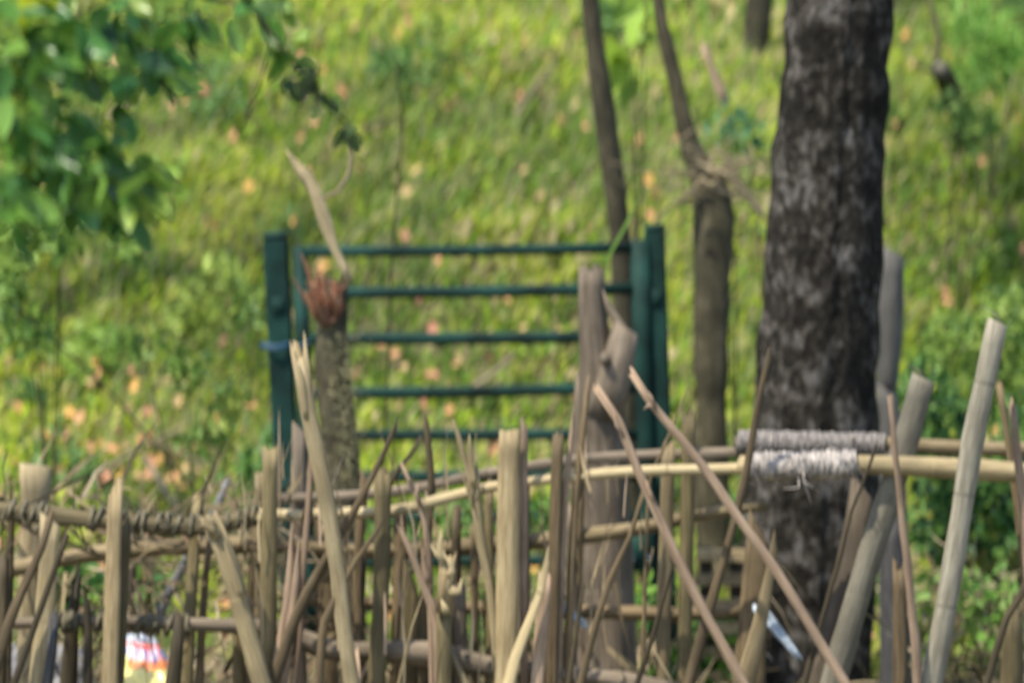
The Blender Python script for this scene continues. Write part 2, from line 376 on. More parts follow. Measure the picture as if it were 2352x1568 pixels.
# ------------------------------------------------------------------ generic standing stick from a photo line
OFF = {'A': (0, 918.75), 'B': (588, 918.75), 'C': (1102.5, 918.75), 'E': (1617, 918.75)}
def conv(c, pts):
    if c == 'D': return pts
    ox, oy = OFF[c]; return [(ox + x * .41433, oy + y * .41433) for x, y in pts]
def stick_geo(g, c, pts, wid, d, tip='jag', tipl=None, flat=.7, lean=0, node=0, rough=.07, to_ground=True, n=12, wob=0, seed=None):
    q = conv(c, pts); k = .41433 if c != 'D' else 1
    W = [Vector(P(x, y, d)) for x, y in q]                       # tip first
    if lean: 
        for i, p in enumerate(W): p.y += lean * (W[0].z - p.z)
    k *= 1.18; r = [wid[min(i, len(wid) - 1)] * k * px(d) / 2 for i in range(len(W))]
    if len(wid) == 2 and len(W) > 2:
        r = [(wid[0] + (wid[1] - wid[0]) * i / (len(W) - 1)) * k * px(d) / 2 for i in range(len(W))]
    if to_ground:
        a, b = W[-2], W[-1]; dv = (b - a).normalized(); zb = G(b.x, b.y) - .06
        if b.z > zb + .02:
            dv.z = min(dv.z, -.35); t = (b.z - zb) / -dv.z; W.append(b + dv * t); r.append(r[-1] * 1.03)
    W.reverse(); r.reverse()
    tube(g, W, r, n=n, flat=flat, tip=tip, tipl=(tipl if tipl is not None else r[-1] * (1.2 + 2.2 * random.random())), rough=rough * 1.35, node=node, wob=wob, seed=seed)
    return W[0], W[-1]
def thing_stick(name, label, cat, c, pts, wid, mat, d, group=None, **kw):
    g = Geo(); b, t = stick_geo(g, c, pts, wid, d, **kw)
    return tag(make(name, g, mat, base=b), label, cat, group)

# ------------------------------------------------------------------ the stick fence
FB = (0, 12.0, 0)
fence = empty('stick_fence', FB, 'rustic fence of split bamboo stakes lashed to horizontal poles in the foreground', 'fence')
# rails
def rail(pts, w, d, mat, node=0, flat=1, name='rail', tip='slant', rough=.06):
    g = Geo(); W = [P(x, y, d) for x, y in pts]; r = [v * px(d) / 2 for v in (w if isinstance(w, list) else [w] * len(pts))]
    tube(g, W, r, n=14, flat=flat, tip=tip, tipl=.02, node=node, rough=rough, step=.05); return make(name, g, mat, fence)
o = rail([(2420, 1090), (2200, 1076), (1960, 1066), (1700, 1068)], [46, 46, 42, 40], 11.95, 'yellow', node=.33)
o['label'] = 'smooth yellow bamboo pole right of the cord binding'
o = rail([(1760, 1072), (1700, 1075), (1450, 1082), (1300, 1096), (1130, 1117), (1050, 1136), (950, 1163), (880, 1177), (780, 1176), (700, 1182), (600, 1180)], [24, 24, 24, 24, 24, 26, 26, 26, 26, 26, 26], 11.96, 'pale', rough=.12)
o['label'] = 'thin pale wavy pole dipping towards the left'
rail([(640, 1178), (560, 1192), (450, 1208), (300, 1203), (170, 1188), (0, 1172), (-90, 1168)], [30, 34, 36, 36, 38, 40, 40], 11.98, 'olive', rough=.15)
rail([(2420, 1034), (2200, 1028), (1960, 1016), (1700, 1008)], [34, 34, 32, 32], 12.17, 'tan')  # added pole: stands in for the shake-doubled ghost of the bamboo pole
rail([(1800, 1030), (1700, 1038), (1450, 1046), (1300, 1060), (1130, 1084), (950, 1122), (780, 1140), (590, 1146)], [22, 24, 24, 24, 24, 24, 24, 22], 12.17, 'greyb', rough=.1)  # added pole too, modelling the blur ghost above the thin pale pole
rail([(1760, 1158), (1600, 1182), (1460, 1214), (1200, 1244), (880, 1262), (600, 1248), (240, 1268), (0, 1312), (-90, 1330)], [26, 30, 34, 38, 42, 40, 38, 38, 38], 12.22, 'tan', rough=.12)
rail([(1700, 1402), (1560, 1408), (1180, 1398), (880, 1384), (700, 1376)], [30, 32, 34, 30, 26], 12.25, 'brown', rough=.12)
o = rail([(1560, 1590), (1350, 1556), (1200, 1542), (1100, 1528), (1000, 1506), (880, 1496), (760, 1494), (640, 1448), (560, 1440), (440, 1434), (250, 1428), (0, 1432), (-80, 1432)], [44, 48, 52, 56, 56, 54, 48, 44, 36, 32, 28, 30, 30], 11.97, 'greyb', rough=.2)
o['label'] = 'thick crooked grey-brown branch running along the bottom'
# bindings
def coil(p0, p1, d, R0, turns, wr, mat, name='binding', sloppy=.15):
    A = P(*p0, d); B = P(*p1, d); ax = (B - A); L = ax.length; t = ax.normalized(); s = Vector((0, 1, 0)); u = t.cross(s).normalized(); g = Geo(); pts = []
    for i in range(turns * 10 + 1):
        a = 2 * math.pi * i / 10; q = i / (turns * 10) + .35 / turns * math.sin(i * .013 * turns) * sloppy * 4; q = min(max(q, 0), 1); rr = R0 * (1 + sloppy * (random.random() - .5))
        pts.append(A + ax * (q + .004 * random.uniform(-1, 1)) + (u * math.cos(a) + s * math.sin(a)) * rr)
    v = []; f = []; uv = []; n = 6
    for i, p in enumerate(pts):
        a_ = pts[max(i - 1, 0)]; b_ = pts[min(i + 1, len(pts) - 1)]; tt = (b_ - a_).normalized(); o1 = tt.cross(t).normalized(); o2 = o1.cross(tt)
        for k in range(n):
            th = 2 * math.pi * k / n; v.append(p + (o1 * math.cos(th) + o2 * math.sin(th)) * wr); uv.append((k / n, i * .02))
    for i in range(len(pts) - 1):
        for k in range(n): f.append((i * n + k, i * n + (k + 1) % n, (i + 1) * n + (k + 1) % n, (i + 1) * n + k))
    g.add(v, f, uv)
    for _ in range(14 if mat == 'cord' else 5):                                  # loose ends
        s0 = A + ax * random.random() + u * R0 * random.uniform(-1, 1); tube(g, [s0 - s * R0, s0 - s * (R0 + .02) + u * random.uniform(-.03, .02), s0 - s * R0 + u * random.uniform(-.08, .04) + t * random.uniform(-.05, .05)], [wr * .5, wr * .5, wr * .3], n=5, step=.02)
    return make(name, g, mat, fence)
o = coil((1712, 1072), (1965, 1066), 11.95, .037, 46, .0045, 'cord', sloppy=.22); o['label'] = 'tight coil of shiny silver-grey cord where the two front poles overlap'
o = coil((1690, 1014), (2030, 1022), 12.17, .031, 52, .0042, 'cord2'); o['label'] = 'dull grey coil added on the rear pole for the doubled image of the binding'  # added coil for the ghost image of the front binding
coil((185, 1190), (450, 1208), 11.98, .026, 15, .007, 'cord3', sloppy=.5)
coil((500, 1200), (600, 1184), 11.98, .024, 5, .006, 'cord3', sloppy=.5)
coil((0, 1172), (110, 1182), 11.98, .027, 5, .007, 'cord3', sloppy=.5)
coil((110, 1430), (240, 1428), 11.97, .024, 8, .008, 'cord3', sloppy=.5)
coil((300, 1430), (430, 1434), 11.97, .024, 8, .008, 'cord3', sloppy=.5)
coil((690, 1182), (715, 1182), 11.96, .017, 3, .005, 'dark')

# upright stakes: crop, tip-to-foot line, widths, material, depth, extra
SF, SB = 11.88, 12.08
ST = [
 ('A', [(195, 372), (192, 640), (170, 1000), (160, 1568)], (150, 110), 'pale', 12.34, dict(tip='slant', tipl=.012, flat=.6)),
 ('A', [(278, 700), (262, 1000), (215, 1568)], (105, 95), 'pale', SF, dict(flat=.3, tip='slant')),
 ('A', [(300, 1210), (285, 1400), (262, 1568)], (45, 55), 'slate', 11.84, {}),
 ('A', [(20, 880), (10, 1300), (0, 1568)], (55, 60), 'dark', SF, {}),
 ('A', [(70, 560), (55, 850), (40, 1568)], (35, 40), 'dark', SB, {}),
 ('A', [(640, 560), (625, 1000), (610, 1568)], (78, 88), 'tan', 11.87, dict(flat=.4)),
 ('A', [(690, 700), (665, 1200), (640, 1568)], (60, 80), 'olive', 11.91, dict(flat=.5)),
 ('A', [(740, 760), (710, 1250), (700, 1568)], (40, 50), 'greyb', 12.8, {}),
 ('A', [(486, 1150), (490, 1280), (488, 1568)], (28, 46), 'dark', SF, dict(tip='point', tipl=.06)),
 ('A', [(432, 990), (405, 1160), (380, 1568)], (30, 84), 'dark', SB, dict(tip='point', tipl=.05)),
 ('A', [(1100, 560), (1065, 1000), (1035, 1568)], (58, 62), 'olive', SB, {}),
 ('A', [(1160, 800), (1125, 1150), (1105, 1568)], (34, 46), 'brown', 12.12, {}),
 ('A', [(995, 1210), (980, 1400), (960, 1568)], (56, 74), 'dark', SF, {}),
 ('A', [(1500, 285), (1490, 900), (1485, 1568)], (70, 74), 'olive', 11.9, dict(flat=.5, tip='jag', tipl=.02)),
 ('A', [(1430, 690), (1400, 1000), (1390, 1568)], (50, 60), 'brown', 12.14, {}),
 ('A', [(1612, 900), (1585, 1150), (1520, 1568)], (32, 52), 'pink', SF, dict(tip='point', tipl=.12)),
 ('A', [(1648, 960), (1625, 1150), (1565, 1568)], (32, 52), 'pink', 11.86, dict(tip='point', tipl=.10)),
 ('A', [(1310, 1000), (1325, 1568)], (50, 60), 'olive', 12.14, {}),
 ('B', [(240, 190), (235, 560), (230, 1568)], (70, 90), 'greyb', 12.3, dict(tip='slant')),
 ('B', [(312, 250), (290, 600), (250, 1100), (225, 1568)], (28, 38), 'pink', 11.9, dict(tip='point', tipl=.2)),
 ('B', [(950, 130), (975, 520), (945, 800), (930, 1568)], (26, 60), 'brown', 12.05, dict(tip='point', tipl=.04, wob=.01)),
 ('B', [(702, 420), (700, 900), (668, 1568)], (78, 84), 'olive', 11.9, dict(flat=.5, tip='jag', tipl=.03)),
 ('B', [(1405, 175), (1395, 700), (1388, 1568)], (98, 104), 'tan', 11.88, dict(flat=.5, tip='jag', tipl=.012, node=.3)),
 ('B', [(1487, 150), (1482, 600), (1486, 1568)], (36, 42), 'pink', 11.92, dict(tip='point', tipl=.03)),
 ('B', [(1675, 215), (1660, 700), (1640, 1568)], (56, 64), 'brown', 11.93, dict(tip='jag', tipl=.03)),
 ('B', [(1752, 170), (1722, 420), (1690, 900), (1670, 1568)], (22, 48), 'pink', 11.95, dict(tip='point', tipl=.08)),
 ('B', [(1042, 1170), (1040, 1568)], (82, 84), 'olive', 11.86, dict(flat=.6, tip='jag', tipl=.03)),
 ('B', [(1130, 1060), (1140, 1568)], (60, 66), 'greyb', 12.06, {}),
 ('B', [(1612, 905), (1570, 1080), (1440, 1420), (1400, 1568)], (30, 66), 'yellow', 11.84, dict(flat=.35, tip='point', tipl=.05)),
 ('B', [(1603, 990), (1590, 1200), (1560, 1568)], (62, 66), 'pink', 11.87, dict(flat=.4, tip='jag')),
 ('B', [(555, 1390), (568, 1568)], (26, 34), 'pink', SF, {}),
 ('B', [(1085, 1400), (1165, 1568)], (24, 30), 'pale', SF, dict(tip='point', tipl=.03)),
 ('B', [(1110, 640), (1100, 1568)], (46, 56), 'dark', 12.15, {}),
 ('B', [(1290, 480), (1300, 1568)], (40, 56), 'olive', 12.14, {}),
 ('B', [(860, 1100), (845, 1568)], (90, 120), 'olive', 12.13, dict(tip='point', tipl=.12, flat=.4)),
 ('B', [(560, 900), (540, 1568)], (80, 90), 'dark', 12.14, {}),
 ('B', [(1745, 620), (1750, 1568)], (50, 60), 'greyb', 12.14, {}),
 ('C', [(1045, 270), (1035, 620), (1010, 1568)], (66, 70), 'tan', 12.13, dict(flat=.5)),
 ('C', [(1155, 90), (1150, 620), (1130, 1568)], (66, 70), 'olive', 12.15, dict(flat=.5)),
 ('C', [(1630, 830), (1590, 1050), (1530, 1330), (1470, 1568)], (36, 100), 'tan', 11.9, dict(flat=.35, tip='point', tipl=.06)),
 ('C', [(1540, 800), (1520, 1100), (1490, 1568)], (110, 170), 'brown', 12.12, dict(flat=.4, tip='slant')),
 ('E', [(1080, 950), (1090, 1568)], (64, 76), 'brown', 11.98, {}),
 ('E', [(1720, 1200), (1710, 1568)], (90, 120), 'olive', 12.3, {}),
 ('E', [(1712, 40), (1738, 300), (1774, 620), (1850, 1568)], (32, 52), 'pink', 11.88, dict(tip='jag', tipl=.03)),
 ('E', [(1640, -60), (1690, 250), (1740, 600), (1840, 1568)], (30, 46), 'brown', 12.05, dict(tip='jag', tipl=.04)),
 ('E', [(870, 540), (800, 1000), (640, 1568)], (120, 150), 'greyb', 12.12, dict(flat=.4, tip='slant')),
 ('B', [(15, 420), (20, 1000), (25, 1568)], (40, 56), 'tan', 12.12, {}),
 ('B', [(600, 440), (560, 1000), (585, 1568)], (40, 50), 'brown', 12.1, dict(tip='point', tipl=.03)),
 ('B', [(1210, 700), (1215, 1568)], (36, 40), 'brown', 12.12, {}),
 ('B', [(1480, 480), (1475, 1568)], (70, 80), 'greyb', 12.18, dict(flat=.4)),
 ('B', [(800, 620), (790, 1568)], (60, 70), 'brown', 12.2, dict(flat=.4)),
 ('B', [(380, 560), (400, 1568)], (90, 100), 'brown', 12.24, dict(flat=.4)),
 ('A', [(820, 720), (800, 1568)], (50, 60), 'olive', 12.9, {}),
 ('C', [(560, 300), (540, 900), (500, 1568)], (40, 50), 'brown', 12.2, dict(tip='jag')),
]
for i, (c, pts, wd, mt, d, kw) in enumerate(ST):
    g = Geo(); stick_geo(g, c, pts, wd, d, seed=100 + i, **kw); make('stake', g, mt, fence)

# shattered stakes with splinters of their own
def shattered(c, pts, wd, mat, d, shards, **kw):
    g = Geo(); stick_geo(g, c, pts, wd, d, **kw)
    for (p, w_, off, m) in shards:
        q = conv(c, p); k = .41433; W = [P(x, y, d + off) for x, y in q]; W.reverse()
        tube(g, W, [w_ * k * px(d) / 2] * (len(W) - 1) + [w_ * k * px(d) / 7], n=7, flat=.35, tip='cone', rough=.15, step=.02, m=m)
    return g
g = shattered('B', [(1200, 400), (1225, 600), (1250, 800), (1300, 1060), (1340, 1568)], (58, 34), 'yellow', 11.9,
  [([(1090, 100), (1130, 230), (1180, 420), (1200, 560)], 34, -.01, 0), ([(1182, 185), (1190, 300), (1210, 480)], 38, -.02, 0), ([(1120, 360), (1160, 460), (1205, 600)], 16, -.02, 0), ([(1235, 430), (1225, 560)], 16, -.02, 0)], tip='jag', tipl=.04)
make('stake', g, 'yellow', fence)['label'] = 'pale yellow stake with a shattered top'
g = shattered('B', [(1060, 900), (1050, 1020), (1040, 1180)], (76, 82), 'tan', 11.83,
  [([(1030, 720), (1020, 830), (1050, 950)], 40, -.01, 1), ([(965, 795), (1000, 850), (1060, 900)], 30, -.02, 1), ([(1050, 860), (1090, 940), (1055, 980)], 44, -.03, 1), ([(1140, 985), (1130, 1060), (1070, 1070)], 40, -.03, 1), ([(1025, 1100), (1045, 1150), (1060, 1185)], 44, -.03, 1), ([(1140, 1060), (1080, 1040)], 30, -.03, 1)], tip='jag', tipl=.05, to_ground=False)
make('stake', g, ['tan', 'yellow'], fence)['label'] = 'torn stake top with curling orange-tan shreds'

# ------------------------------------------------------------------ loose sticks, each a thing
LS = [
 ('leaning_pole', 'broad pale split bamboo pole leaning left in front of the broken stump', 'pole', 'B', [(250, -200), (290, 60), (330, 250), (400, 600), (455, 950), (480, 1200), (530, 1568)], (86, 80), 'pale', 11.80, dict(flat=.5, tip='jag', tipl=.10)),
 ('leaning_pole', 'bright yellow bamboo pole with bent-over top leaning across the fence at lower left', 'pole', 'A', [(1165, 660), (1240, 830), (1330, 1130), (1450, 1568)], (86, 92), 'yellow', 11.80, dict(flat=.6, tip='jag', tipl=.02)),
 ('leaning_pole', 'pinkish stick with splintered tip leaning from the forked post down to the right', 'stick', 'D', [(1380, 905), (1420, 965), (1465, 1080), (1530, 1225), (1600, 1370), (1707, 1568)], (15, 22), 'pink', 11.78, dict(tip='jag', tipl=.04)),
 ('leaning_pole', 'long straight mauve-brown stick slanting from the right gate post towards the big tree', 'stick', 'D', [(1455, 862), (1492, 920), (1620, 1076), (1680, 1165), (1790, 1320), (1900, 1500)], (15, 20), 'pink', 11.74, dict(tip='jag', tipl=.03)),
 ('leaning_pole', 'tall grey bamboo pole at the right standing highest above the fence', 'pole', 'D', [(2290, 745), (2262, 880), (2235, 1010), (2205, 1200), (2172, 1400), (2140, 1568)], (42, 46), 'grey', 11.80, dict(tip='slant', tipl=.015, node=.34)),
 ('leaning_pole', 'thick grey-tan bamboo pole leaning right of the big tree', 'pole', 'D', [(2120, 872), (2085, 1000), (2035, 1165), (1985, 1320), (1915, 1568)], (48, 56), 'grey', 11.99, dict(tip='slant', tipl=.015, node=.36)),
 ('branch', 'thin reddish-brown branch with a knot right of the thick bamboo pole', 'branch', 'D', [(2045, 915), (2052, 1040), (2068, 1170), (2080, 1280), (2095, 1420), (2108, 1568)], (10, 20), 'pink', 11.76, dict(tip='jag', wob=.012)),
 ('branch', 'thin dark stem crossing in front of the big tree', 'branch', 'E', [(950, 270), (880, 460), (815, 620), (760, 850), (700, 1050), (560, 1568)], (14, 26), 'dark', 11.82, dict(tip='point', tipl=.03)),
 ('branch', 'short dark crooked stick leaning in the bottom right corner', 'branch', 'E', [(1830, 940), (1760, 1070), (1680, 1200), (1640, 1320), (1570, 1568)], (34, 36), 'dark', 11.78, dict(tip='jag')),
 ('branch', 'dark pointed stick leaning right, left of the two crossing dark sticks', 'branch', 'B', [(770, 155), (690, 330), (600, 510), (480, 720), (350, 940), (220, 1200), (90, 1568)], (22, 62), 'brown', 11.84, dict(tip='point', tipl=.04)),
 ('branch', 'thin bent dark twig beside the broken stump pointing up right', 'branch', 'B', [(915, 205), (850, 310), (790, 380), (740, 470), (715, 700), (700, 1568)], (18, 30), 'dark', 12.0, dict(tip='jag')),
 ('branch', 'long dark brown stick leaning right with pale edge below the rail', 'branch', 'B', [(665, 730), (560, 880), (460, 1060), (380, 1220), (345, 1568)], (20, 46), 'brown', 11.80, dict(tip='point', tipl=.05)),
 ('branch', 'thick dark leaning stick at the far left beside the pale stakes', 'branch', 'A', [(285, 640), (230, 820), (120, 1060), (45, 1250), (0, 1400)], (32, 56), 'brown', 11.82, dict(tip='jag')),
 ('branch', 'narrow dark stick crossing the pale flat stake at lower left', 'branch', 'A', [(372, 750), (300, 950), (225, 1160), (140, 1400), (80, 1568)], (26, 36), 'dark', 11.80, dict(tip='jag')),
 ('leaning_pole', 'pale grey-white pole leaning right behind the left end of the fence', 'pole', 'A', [(1255, 460), (1190, 610), (1040, 870), (940, 1060), (850, 1250), (720, 1500)], (34, 62), 'bluegrey2', 12.78, dict(tip='jag')),
 ('branch', 'splintered pinkish stick with forked tip left of the shattered stake', 'stick', 'B', [(815, 740), (870, 870), (930, 1030), (1000, 1230), (1020, 1568)], (22, 54), 'pink', 11.86, dict(tip='point', tipl=.03, flat=.4)),
 ('branch', 'small pink splinter leaning left above the thin rail', 'stick', 'B', [(812, 365), (860, 470), (905, 570), (935, 670), (960, 900), (980, 1568)], (16, 34), 'pink', 11.89, dict(tip='jag', tipl=.02)),
 ('branch', 'slim dark brown stick leaning right in front of the forked post', 'stick', 'C', [(905, 510), (830, 760), (715, 1010), (600, 1400), (560, 1568)], (20, 38), 'brown', 11.83, dict(tip='jag')),
 ('branch', 'thin straight stem rising before the left edge of the large trunk', 'stick', 'D', [(1765, 820), (1740, 930), (1716, 1070), (1675, 1240), (1640, 1360), (1580, 1568)], (11, 22), 'brown', 11.87, dict(tip='point', tipl=.03)),
 ('branch', 'very thin brown stem leaning right between the gate post and the slanting sticks', 'stick', 'C', [(1160, -100), (1100, 60), (1030, 240), (960, 390), (930, 600), (900, 1568)], (10, 20), 'brown', 12.04, dict(tip='cone')),
 ('branch', 'thin dark stick leaning right before the lower right gate post', 'stick', 'C', [(1075, 900), (1020, 1080), (950, 1330), (870, 1568)], (16, 28), 'dark', 11.85, dict(tip='point', tipl=.02)),
 ('branch', 'thin dark stick at the foot of the forked post', 'stick', 'B', [(1815, 1035), (1780, 1250), (1735, 1568)], (16, 26), 'dark', 11.85, dict(tip='point', tipl=.02)),
 ('branch', 'hair-thin tan straw leaning right at lower centre', 'stick', 'B', [(925, 1075), (870, 1240), (790, 1568)], (9, 12), 'tan', 11.8, dict(tip='cone')),
 ('branch', 'thin dark brown stem on the left face of the forked post', 'stick', 'D', [(1352, 860), (1338, 1000), (1318, 1200), (1300, 1568)], (10, 16), 'brown', 11.95, dict(tip='cone')),
]
for i, (nm, lb, ct, c, pts, wd, mt, d, kw) in enumerate(LS):
    g = Geo(); b, t = stick_geo(g, c, pts, wd, d, seed=300 + i, **kw)
    def extra(lines, w_, dd):
        for ln in lines:
            W = [P(x, y, dd) for x, y in ln]; W.reverse(); tube(g, W, [w_ * px(dd) / 2, w_ * px(dd) / 2] + [w_ * px(dd) / 8] * (len(W) - 2), n=6, flat=.5, tip='cone', step=.02, rough=.15)
    if i == 0: extra([[(686, 828), (694, 870), (704, 960)]], 14, 11.79)
    if i == 1: extra([[(444, 1216), (462, 1206), (484, 1210), (502, 1232)], [(475, 1178), (480, 1195), (492, 1215)]], 26, 11.78); extra([[(512, 1232), (530, 1290), (556, 1370)]], 18, 11.78)
    if i == 2: extra([[(1409, 940), (1416, 975), (1432, 1000)], [(1483, 1098), (1488, 1118), (1502, 1150)]], 10, 11.77)
    if i == 3: extra([[(1488, 898), (1496, 912), (1506, 936)], [(1476, 940), (1490, 930), (1500, 938)]], 9, 11.73)
    if i == 4: extra([[(2236, 700), (2262, 706), (2284, 720), (2300, 748)]], 5, 11.8)
    if i == 5: extra([[(2072, 826), (2090, 840), (2112, 850), (2128, 874)]], 5, 11.97)
    if i == 15: extra([[(970, 1255), (975, 1300), (985, 1340)]], 14, 11.85)
    if i == 16: extra([[(961, 1105), (955, 1135), (968, 1165)]], 12, 11.88)
    tag(make(nm, g, mt, base=b), lb, ct, None)

# dry brush caught in the fence
N = 560; bx = np.concatenate([rng.uniform(-60, 700, 400), rng.uniform(-60, 2400, 160)]); by = 1640 - 500 * rng.random(N) ** .8 + np.where(bx < 700, -30, 90)
ky = ~((bx > 230) & (bx < 440) & (by > 1420)); by = np.where(ky, by, by - 250)
dd_ = rng.uniform(12.0, 12.9, N); pos = np.array([P(a, b, c) for a, b, c in zip(bx, by, dd_)])
al = np.stack([tri(N) * .9 + .15, tri(N) * .4, tri(N) * .9], 1)
c = np.array([[.22, .17, .09], [.14, .105, .055], [.28, .22, .14], [.07, .055, .03], [.22, .15, .09]])[rng.choice(5, N)] * (1 + .3 * tri(N))[:, None]
tag(leaves('dry_brush', pos, al, rdir(N) + np.array([0, -.8, .3]), .06 + .24 * rng.random(N) ** 1.5, .004 + .011 * rng.random(N), c, 'straw', T_BLADE), 'tangle of dry straw and broken slivers caught between the fence stakes', 'dry brush', kind='stuff')
N = 130; bx = rng.uniform(560, 1500, N); by = 1650 - 560 * rng.random(N); pos = np.array([P(a, b, c) for a, b, c in zip(bx, by, rng.uniform(11.86, 12.2, N))])
c = np.array([[.40, .31, .18], [.28, .21, .12], [.42, .30, .20], [.12, .09, .05]])[rng.choice(4, N)]
tag(leaves('dry_straw', pos, np.stack([tri(N) * .35, tri(N) * .1, np.where(rng.random(N) < .8, 1., -.6)], 1), rdir(N) + np.array([0, -1., 0]), .08 + .22 * rng.random(N), .003 + .007 * rng.random(N), c, 'straw', T_BLADE), 'thin upright straw slivers standing among the fence stakes', 'dry straw', kind='stuff')
# ------------------------------------------------------------------ gate
def post(name, label, top, bot, w, d):
    a = P(*top, d); b = P(*bot, d); dv = (b - a).normalized(); b = a + dv * ((a.z + .35) / -dv.z); base = Vector((b.x, b.y, 0)); L = (a - b).length; W = w * px(d)
    t = empty(name, base, label, 'gate post', 'dark green gate posts')
    rot = (a - b).to_track_quat('Z', 'Y').to_matrix(); rot = Matrix((Vector((1, 0, 0)) - dv * dv.x, Vector((0, 1, 0)), -dv)).transposed()
    g = Geo(); box(g, (a + b) / 2, (W, W * .9, L), rot, bev=.12); make('shaft', g, 'teal', t, smooth=False)
    g = Geo(); box(g, a + Vector((0, 0, W * .13)), (W * 1.04, W * .94, W * .26), rot, bev=.3); make('cap', g, 'teal', t)
    for q in (.12, .45, .75):
        g = Geo(); c = a + dv * (L * q); box(g, c + Vector((0, -W * .48, 0)), (W * .5, W * .12, .05), rot); make('bracket', g, 'teal', t)
    return t
post('gate_post', 'dark green square gate post left of the broken stump, tied with blue cord', (633, 548), (660, 1110), 56, 14.02)
post('gate_post', 'dark green square gate post right of the forked post', (1503, 528), (1536, 1540), 46, 14.02)
gb = Vector((P(1080, 1500, 14).x, 14.0, 0.0))
gate = empty('metal_gate', gb, 'dark green tubular metal gate of horizontal rails between two green posts', 'gate')
def tb(g, a, b, w, d, sq=False, dd=None):
    A, B = P(*a, d), P(*b, d); tube(g, [A, B], [w * px(d) / 2] * 2, n=12, rough=0, spin=0, step=.3)
g = Geo(); tb(g, (688, 566), (716, 1545), 34, 14.0); make('stile', g, 'teal', gate)
g = Geo(); tb(g, (1469, 552), (1500, 1545), 46, 14.0); make('stile', g, 'teal', gate)
for k, (yl, yr, sag) in enumerate([(577, 568, 3), (672, 662, 3), (778, 772, 2), (903, 888, 4), (1000, 996, 0), (1094, 1090, 2), (1190, 1186, 0), (1288, 1284, 2), (1392, 1390, 0), (1520, 1518, 0)]):
    g = Geo(); A = P(690, yl, 14.0); B = P(1470 + (yl - 560) * .03, yr, 14.0); mid = P(1080, (yl + yr) / 2 + sag, 14.0)
    tube(g, [A, mid, B], [(14 if k else 13) * px(14) * 1.0] * 3, n=12, rough=.02, step=.2); make('rail', g, 'teal', gate)
g = Geo(); c = P(1464, 1262, 13.93); box(g, c, (.06, .05, .09)); box(g, P(1464, 1300, 13.93), (.085, .04, .03)); lt = make('latch', g, 'teal', gate)
g = Geo()
for xx in (1452, 1486):
    g = Geo(); box(g, P(xx, 1284, 13.9), (.018, .02, .03), bev=.35); make('bolt', g, 'steel', lt)
g = Geo(); pts = []
for i in range(26):
    a = i / 12 * 2 * math.pi; pts.append(P(636 + 40 * math.cos(a), 800 - i * .5 + 3 * math.sin(a * 3), 14.02) + Vector((0, .055 * math.sin(a), 0)))
pts += [P(690, 794, 13.96), P(712, 786, 13.96)]
tube(g, pts, [.0045] * len(pts), n=6, rough=.1, step=.03)
tag(make('cord', g, 'blue', base=P(636, 800, 14.02)), 'thin blue cord tied round the left gate post', 'cord')

# ------------------------------------------------------------------ broken stump, splinter, forked post
def trunk_geo(g, pts, wid, d, n=20, rough=.08, tip='jag', tipl=.05, wob=.0, down=True, seed=1, step=.04):
    W = [P(x, y, d) for x, y in pts]; r = [v * px(d) / 2 for v in wid]
    if down:
        b = W[-1]; zb = G(b.x, b.y) - .1
        if b.z > zb: 
            dv = (W[-1] - W[-2]).normalized(); dv.x *= .4; dv.z = -1
            W.append(b + dv * (b.z - zb)); r.append(r[-1] * 1.12)
    W.reverse(); r.reverse(); tube(g, W, r, n=n, rough=rough, tip=tip, tipl=tipl, wob=wob, seed=seed, step=step); return W
sb = P(768, 1568, 13.2); sb.z = 0
st = empty('broken_stump', sb, 'broken mossy tree stump with torn red-brown top beside the left gate post', 'tree stump')
g = Geo(); trunk_geo(g, [(768, 664), (762, 790), (768, 900), (780, 1000), (788, 1110), (790, 1300), (800, 1568)], [66, 78, 82, 88, 90, 94, 100], 13.2, rough=.12, seed=4); make('trunk', g, 'stump', st)
g = Geo()
trunk_geo(g, [(722, 650), (736, 696), (750, 752)], [16, 50, 18], 13.14, n=22, tip='jag', tipl=.03, rough=.2, down=False, seed=9, step=.02)
trunk_geo(g, [(772, 664), (770, 700), (762, 744)], [18, 36, 10], 13.155, n=22, tip='slant', tipl=.03, rough=.2, down=False, seed=10, step=.02)
for ln, w_ in [([(690, 582), (706, 620), (724, 690)], 12), ([(726, 610), (730, 640), (736, 700)], 11), ([(742, 622), (742, 650), (745, 700)], 14), ([(700, 668), (716, 700), (738, 734)], 22), ([(786, 640), (778, 668), (765, 705)], 10), ([(668, 632), (688, 664), (712, 706)], 7), ([(803, 648), (786, 664), (768, 690)], 8), ([(735, 752), (752, 742), (772, 735)], 9)]:
    W = [P(x, y, 13.13) for x, y in ln]; W.reverse(); tube(g, W, [w_ * px(13) / 2, w_ * px(13) / 2.3, w_ * px(13) / 8], n=6, flat=.5, tip='cone', step=.02, rough=.3)
make('torn_wood', g, 'red', st)
N = 60; fx = rng.uniform(712, 786, N); fy = rng.uniform(664, 712, N) + (fx - 712) * -.2; pos = np.array([P(a, b, 13.10) for a, b in zip(fx, fy)])
fb_ = leaves('fibres', pos, np.stack([-.45 + .9 * tri(N), -.5 + .3 * tri(N), .7 + .6 * tri(N)], 1), rdir(N) + np.array([0, -.8, 0]), .025 + .04 * rng.random(N), .003 + .003 * rng.random(N), np.array([[.36, .16, .09], [.22, .09, .05], [.50, .34, .20], [.30, .12, .06]])[rng.choice(4, N)] * (1 + .3 * tri(N))[:, None], 'straw', T_BLADE, parent=st)
tag(fb_, kind='stuff')
N = 520; yy = rng.uniform(760, 1120, N); xx = 800 + rng.normal(-14, 20, N) + (yy - 900) * .03
pos = np.array([P(a, b, 13.14) for a, b in zip(xx, yy)]); 
